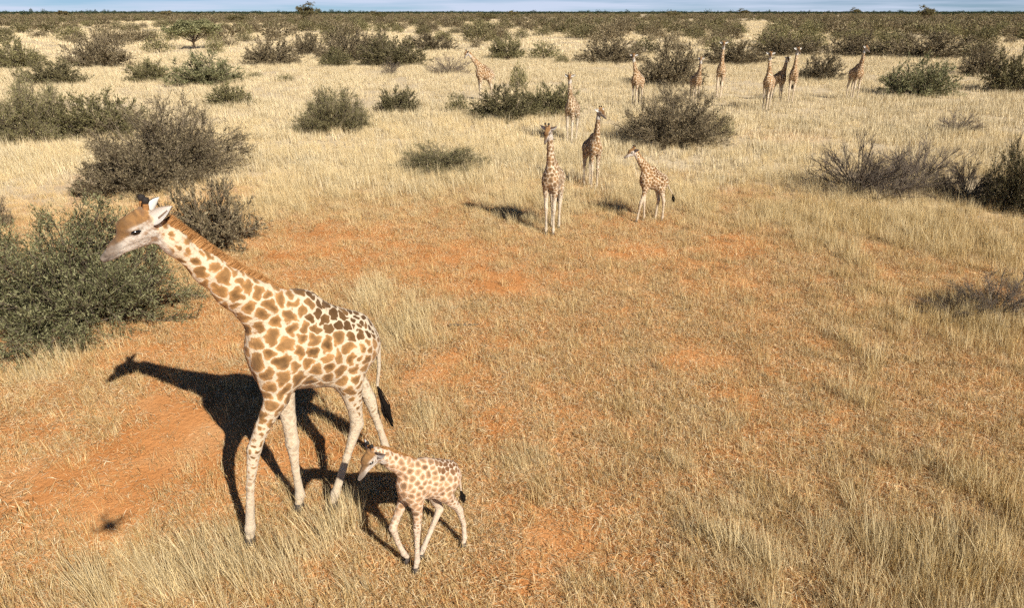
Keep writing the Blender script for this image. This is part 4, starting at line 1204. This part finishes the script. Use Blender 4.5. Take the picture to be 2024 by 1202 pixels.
def stand(dx=(0, 0, 0, 0)):
    a, b, c, d = dx
    return [fore((.36, .17, 2.22), (.30 + a * .2, .19, 1.84), (.31 + a * .4, .18, 1.45), (.33 + a * .6, .17, 1.08), (.32 + a * .8, .16, .65), (.31 + a, .16, .2), (.34 + a, .16, .09)),
            fore((.36, -.17, 2.22), (.30 + b * .2, -.19, 1.84), (.31 + b * .4, -.18, 1.45), (.33 + b * .6, -.17, 1.08), (.32 + b * .8, -.16, .65), (.31 + b, -.16, .2), (.34 + b, -.16, .09)),
            hind((-.64, .15, 2.14), (-.52 + c * .2, .20, 1.80), (-.62 + c * .4, .19, 1.45), (-.70 + c * .55, .17, 1.12), (-.68 + c * .8, .16, .68), (-.66 + c, .16, .2), (-.63 + c, .16, .09)),
            hind((-.64, -.15, 2.14), (-.52 + d * .2, -.20, 1.80), (-.62 + d * .4, -.19, 1.45), (-.70 + d * .55, -.17, 1.12), (-.68 + d * .8, -.16, .68), (-.66 + d, -.16, .2), (-.63 + d, -.16, .09))]

def neck_up(elev, ln, curve=0.0):
    """neck from the shoulders at an elevation in degrees; curve bends it upright towards the head"""
    out = [(.12, 2.66, .37)]
    p = np.array([.30, 2.86]); e = R(elev)
    for i, r in enumerate((.265, .205, .165, .130, .115)):
        out.append((p[0], p[1], r))
        p = p + ln / 4.0 * np.array([math.cos(e), math.sin(e)]); e += R(curve)
    return out

def far_giraffe(label, px, base, top, fwd, elev, ln, curve, head, dx=(0, 0, 0, 0), tone=TONE_ADULT, seed=1, h=0.03, tail_out=0.0, young=False, hs=1.0, dark=0.0, leg_r=1.0, shift=0.0):
    x, y = ground_at(px - 6, base)
    nk = neck_up(elev, ln, curve)
    full = nk[-1][1] + 0.28 * hs
    f = np.array(fwd, float); f /= np.linalg.norm(f)
    # the feet stand about half a body behind the point where the near hooves show
    cx, cy = x - f[0] * shift, y - f[1] * shift
    hx, hy = cx, cy + 0.0
    s = height_at(px, top, cy + f[1] * 0.6) / full
    return giraffe('giraffe', label, 'giraffes on the plain', (cx, cy), fwd, s, nk, head, stand(dx),
            dict(line=[(-.93, 0, 2.22), (-1.0, 0, 2.05), (-1.02 - tail_out * .4, 0, 1.72), (-1.0 - tail_out, 0, 1.45)], r=[.06, .038, .028, .022], brush=[(-1.0 - tail_out, 0, 1.47), (-1.03 - tail_out * 1.1, 0, 1.2), (-1.04 - tail_out * 1.2, 0, .95)], bw=.045),
            tone, h=h, seed=seed, mane_n=420, head_scale=hs, young=young, dark=dark, leg_r=leg_r)

FG = far_giraffe
FG('pale giraffe facing the camera, ears spread, nearest of the standing herd', 1090, 465, 243, (-.30, -.95), 74, 1.42, 3, (-48, -14), (.03, -.03, .05, -.02), TONE_PALE, seed=21, h=.024, shift=.35, hs=1.05)
FG('giraffe facing the camera with its right flank in shade, behind the profile young giraffe', 1182, 374, 213, (.34, -.94), 78, 1.36, 3, (-22, 22), (.02, -.02, .05, 0), TONE_WARM, 22, .026, shift=.3, hs=1.05)
FG('young giraffe in profile walking left, tail flicked out', 1287, 436, 290, (-.96, -.22), 50, 1.22, 2, (-18, 4), (.42, -.12, -.12, .16), TONE_WARM, 23, .02, tail_out=.35, young=True, hs=1.15, leg_r=1.05)
FG('giraffe facing the camera in front of the paired dark bushes', 1130, 283, 145, (-.42, -.9), 76, 1.40, 3, (-32, 12), (.02, -.06, .06, -.02), TONE_PALE, seed=24, shift=.3)
FG('far giraffe in profile facing left, hindquarters behind the paired dark bushes', 962, 200, 97, (-.93, -.36), 46, 1.50, 2, (-45, 5), (.05, -.05, .05, -.1), TONE_WARM, 25)
FG('giraffe half hidden behind the largest bush right of centre', 1262, 212, 105, (-.62, -.78), 62, 1.42, 4, (-15, 20), (.05, -.05, .05, -.1), TONE_WARM, 26)
FG('small far giraffe directly right of the largest bush, mostly in shade', 1383, 206, 112, (.30, -.95), 80, 1.36, 2, (-18, -45), tone=TONE_WARM, seed=27, shift=.3, dark=.25)  # part of its shade is painted into the patches by dark
FG('tallest giraffe of the far group, facing the camera', 1425, 196, 80, (-.32, -.95), 80, 1.45, 2, (-25, 5), (.03, -.05, .1, -.05), TONE_WARM, 28, shift=.3)
FG('far giraffe stepping forward, leftmost of the three close together', 1516, 219, 100, (-.52, -.85), 70, 1.42, 3, (-25, 18), (.12, -.12, .15, -.1), TONE_WARM, 29, shift=.3)
FG('dark shaded giraffe behind the other two of the three', 1541, 200, 110, (.62, -.78), 76, 1.38, 3, (-25, -30), tone=TONE_WARM, seed=30, dark=.45)  # dark paints its shade into the coat
FG('far giraffe facing the camera, rightmost of the three close together', 1567, 203, 92, (-.36, -.93), 78, 1.40, 3, (-20, 30), (.03, -.05, .08, -.05), TONE_WARM, 31, shift=.3)
FG('lone giraffe furthest right, its right flank in shade', 1694, 197, 88, (.14, -.99), 77, 1.46, 4, (-30, 25), (.05, -.12, .05, -.1), TONE_WARM, 32, shift=.2)

# ------------------------------------------------------------------ fallen sticks
def stick(px, py, ln, az, label, r=0.018, seed=0):
    g = np.random.default_rng(seed)
    x, y = ground_at(px, py); z = float(ground_z(x, y)) + 0.035
    d = np.array([math.cos(az), math.sin(az), 0])
    b = Bag()
    P = np.array([d * t * ln + g.normal(0, 0.012, 3) * np.array([1, 1, .6]) for t in np.linspace(-0.5, 0.5, 7)])
    V, Q = tube(P, np.linspace(r, r * 0.5, 7), 7); b.add(V, Q, 0.15)
    for t in (0.2, 0.55):
        q = P[int(t * 6)]; e = q + np.array([math.cos(az + .7), math.sin(az + .7), 0.25]) * ln * 0.14
        V, Q = tube([q, e], [r * 0.5, r * 0.2], 5); b.add(V, Q, 0.25)
    o = link('fallen_stick', b.mesh('fallen_stick', BARK_DEAD), label=label, category='stick')
    o.location = (x, y, z)
stick(917, 645, 0.62, 0.05, 'short dark fallen stick lying on the sand right of the adult giraffe\'s rump', 0.022)

# ------------------------------------------------------------------ the camera drone: its shadow lies on the sand at the lower left
def drone():
    root = empty('quadcopter_drone', (0, -0.02, CAM_H + 0.075), 0, 'small white quadcopter drone whose shadow falls on the sand at lower left', 'drone')
    white = plain_mat('white_plastic', (0.75, 0.75, 0.75), 0.4); black = plain_mat('black_plastic', (0.02, 0.02, 0.02), 0.5)
    bd = lathe_mesh('drone_body', [(0.001, -0.035), (0.07, -0.032), (0.095, 0.0), (0.075, 0.03), (0.001, 0.04)], white, 16)
    link('body', bd, root)
    for k in range(4):
        a = R(45 + 90 * k)
        e = np.array([math.cos(a), math.sin(a), 0])
        V, Q = tube([e * 0.06, e * 0.12 + [0, 0, .005], e * 0.18 + [0, 0, .01]], [0.028, 0.02, 0.02], 8)
        arm = link('arm', mesh_np('drone_arm', V, Q, True, white), root)
        mt = lathe_mesh('drone_motor', [(0.001, 0.0), (0.016, 0.0), (0.016, 0.03), (0.001, 0.032)], black, 10)
        mo = link('motor', mt, arm); mo.location = e * 0.18 + np.array([0, 0, .02])
        bl = R(30 + 50 * k); t = np.array([math.cos(bl), math.sin(bl), 0]) ; s = np.array([-t[1], t[0], 0.25])
        V = [c + sg * s * 0.011 for c in (-t * 0.115, -t * 0.05, t * 0.0, t * 0.05, t * 0.115) for sg in (-1, 1)]
        V = V + [np.array(v) + np.array([0, 0, 0.003]) for v in V]
        F = [[2 * i, 2 * i + 1, 2 * i + 3, 2 * i + 2] for i in range(4)] + [[10 + 2 * i, 12 + 2 * i, 13 + 2 * i, 11 + 2 * i] for i in range(4)]
        pr = link('propeller', mesh_np('drone_propeller', V, np.array(F), False, black), arm); pr.location = e * 0.18 + np.array([0, 0, .055])
drone()
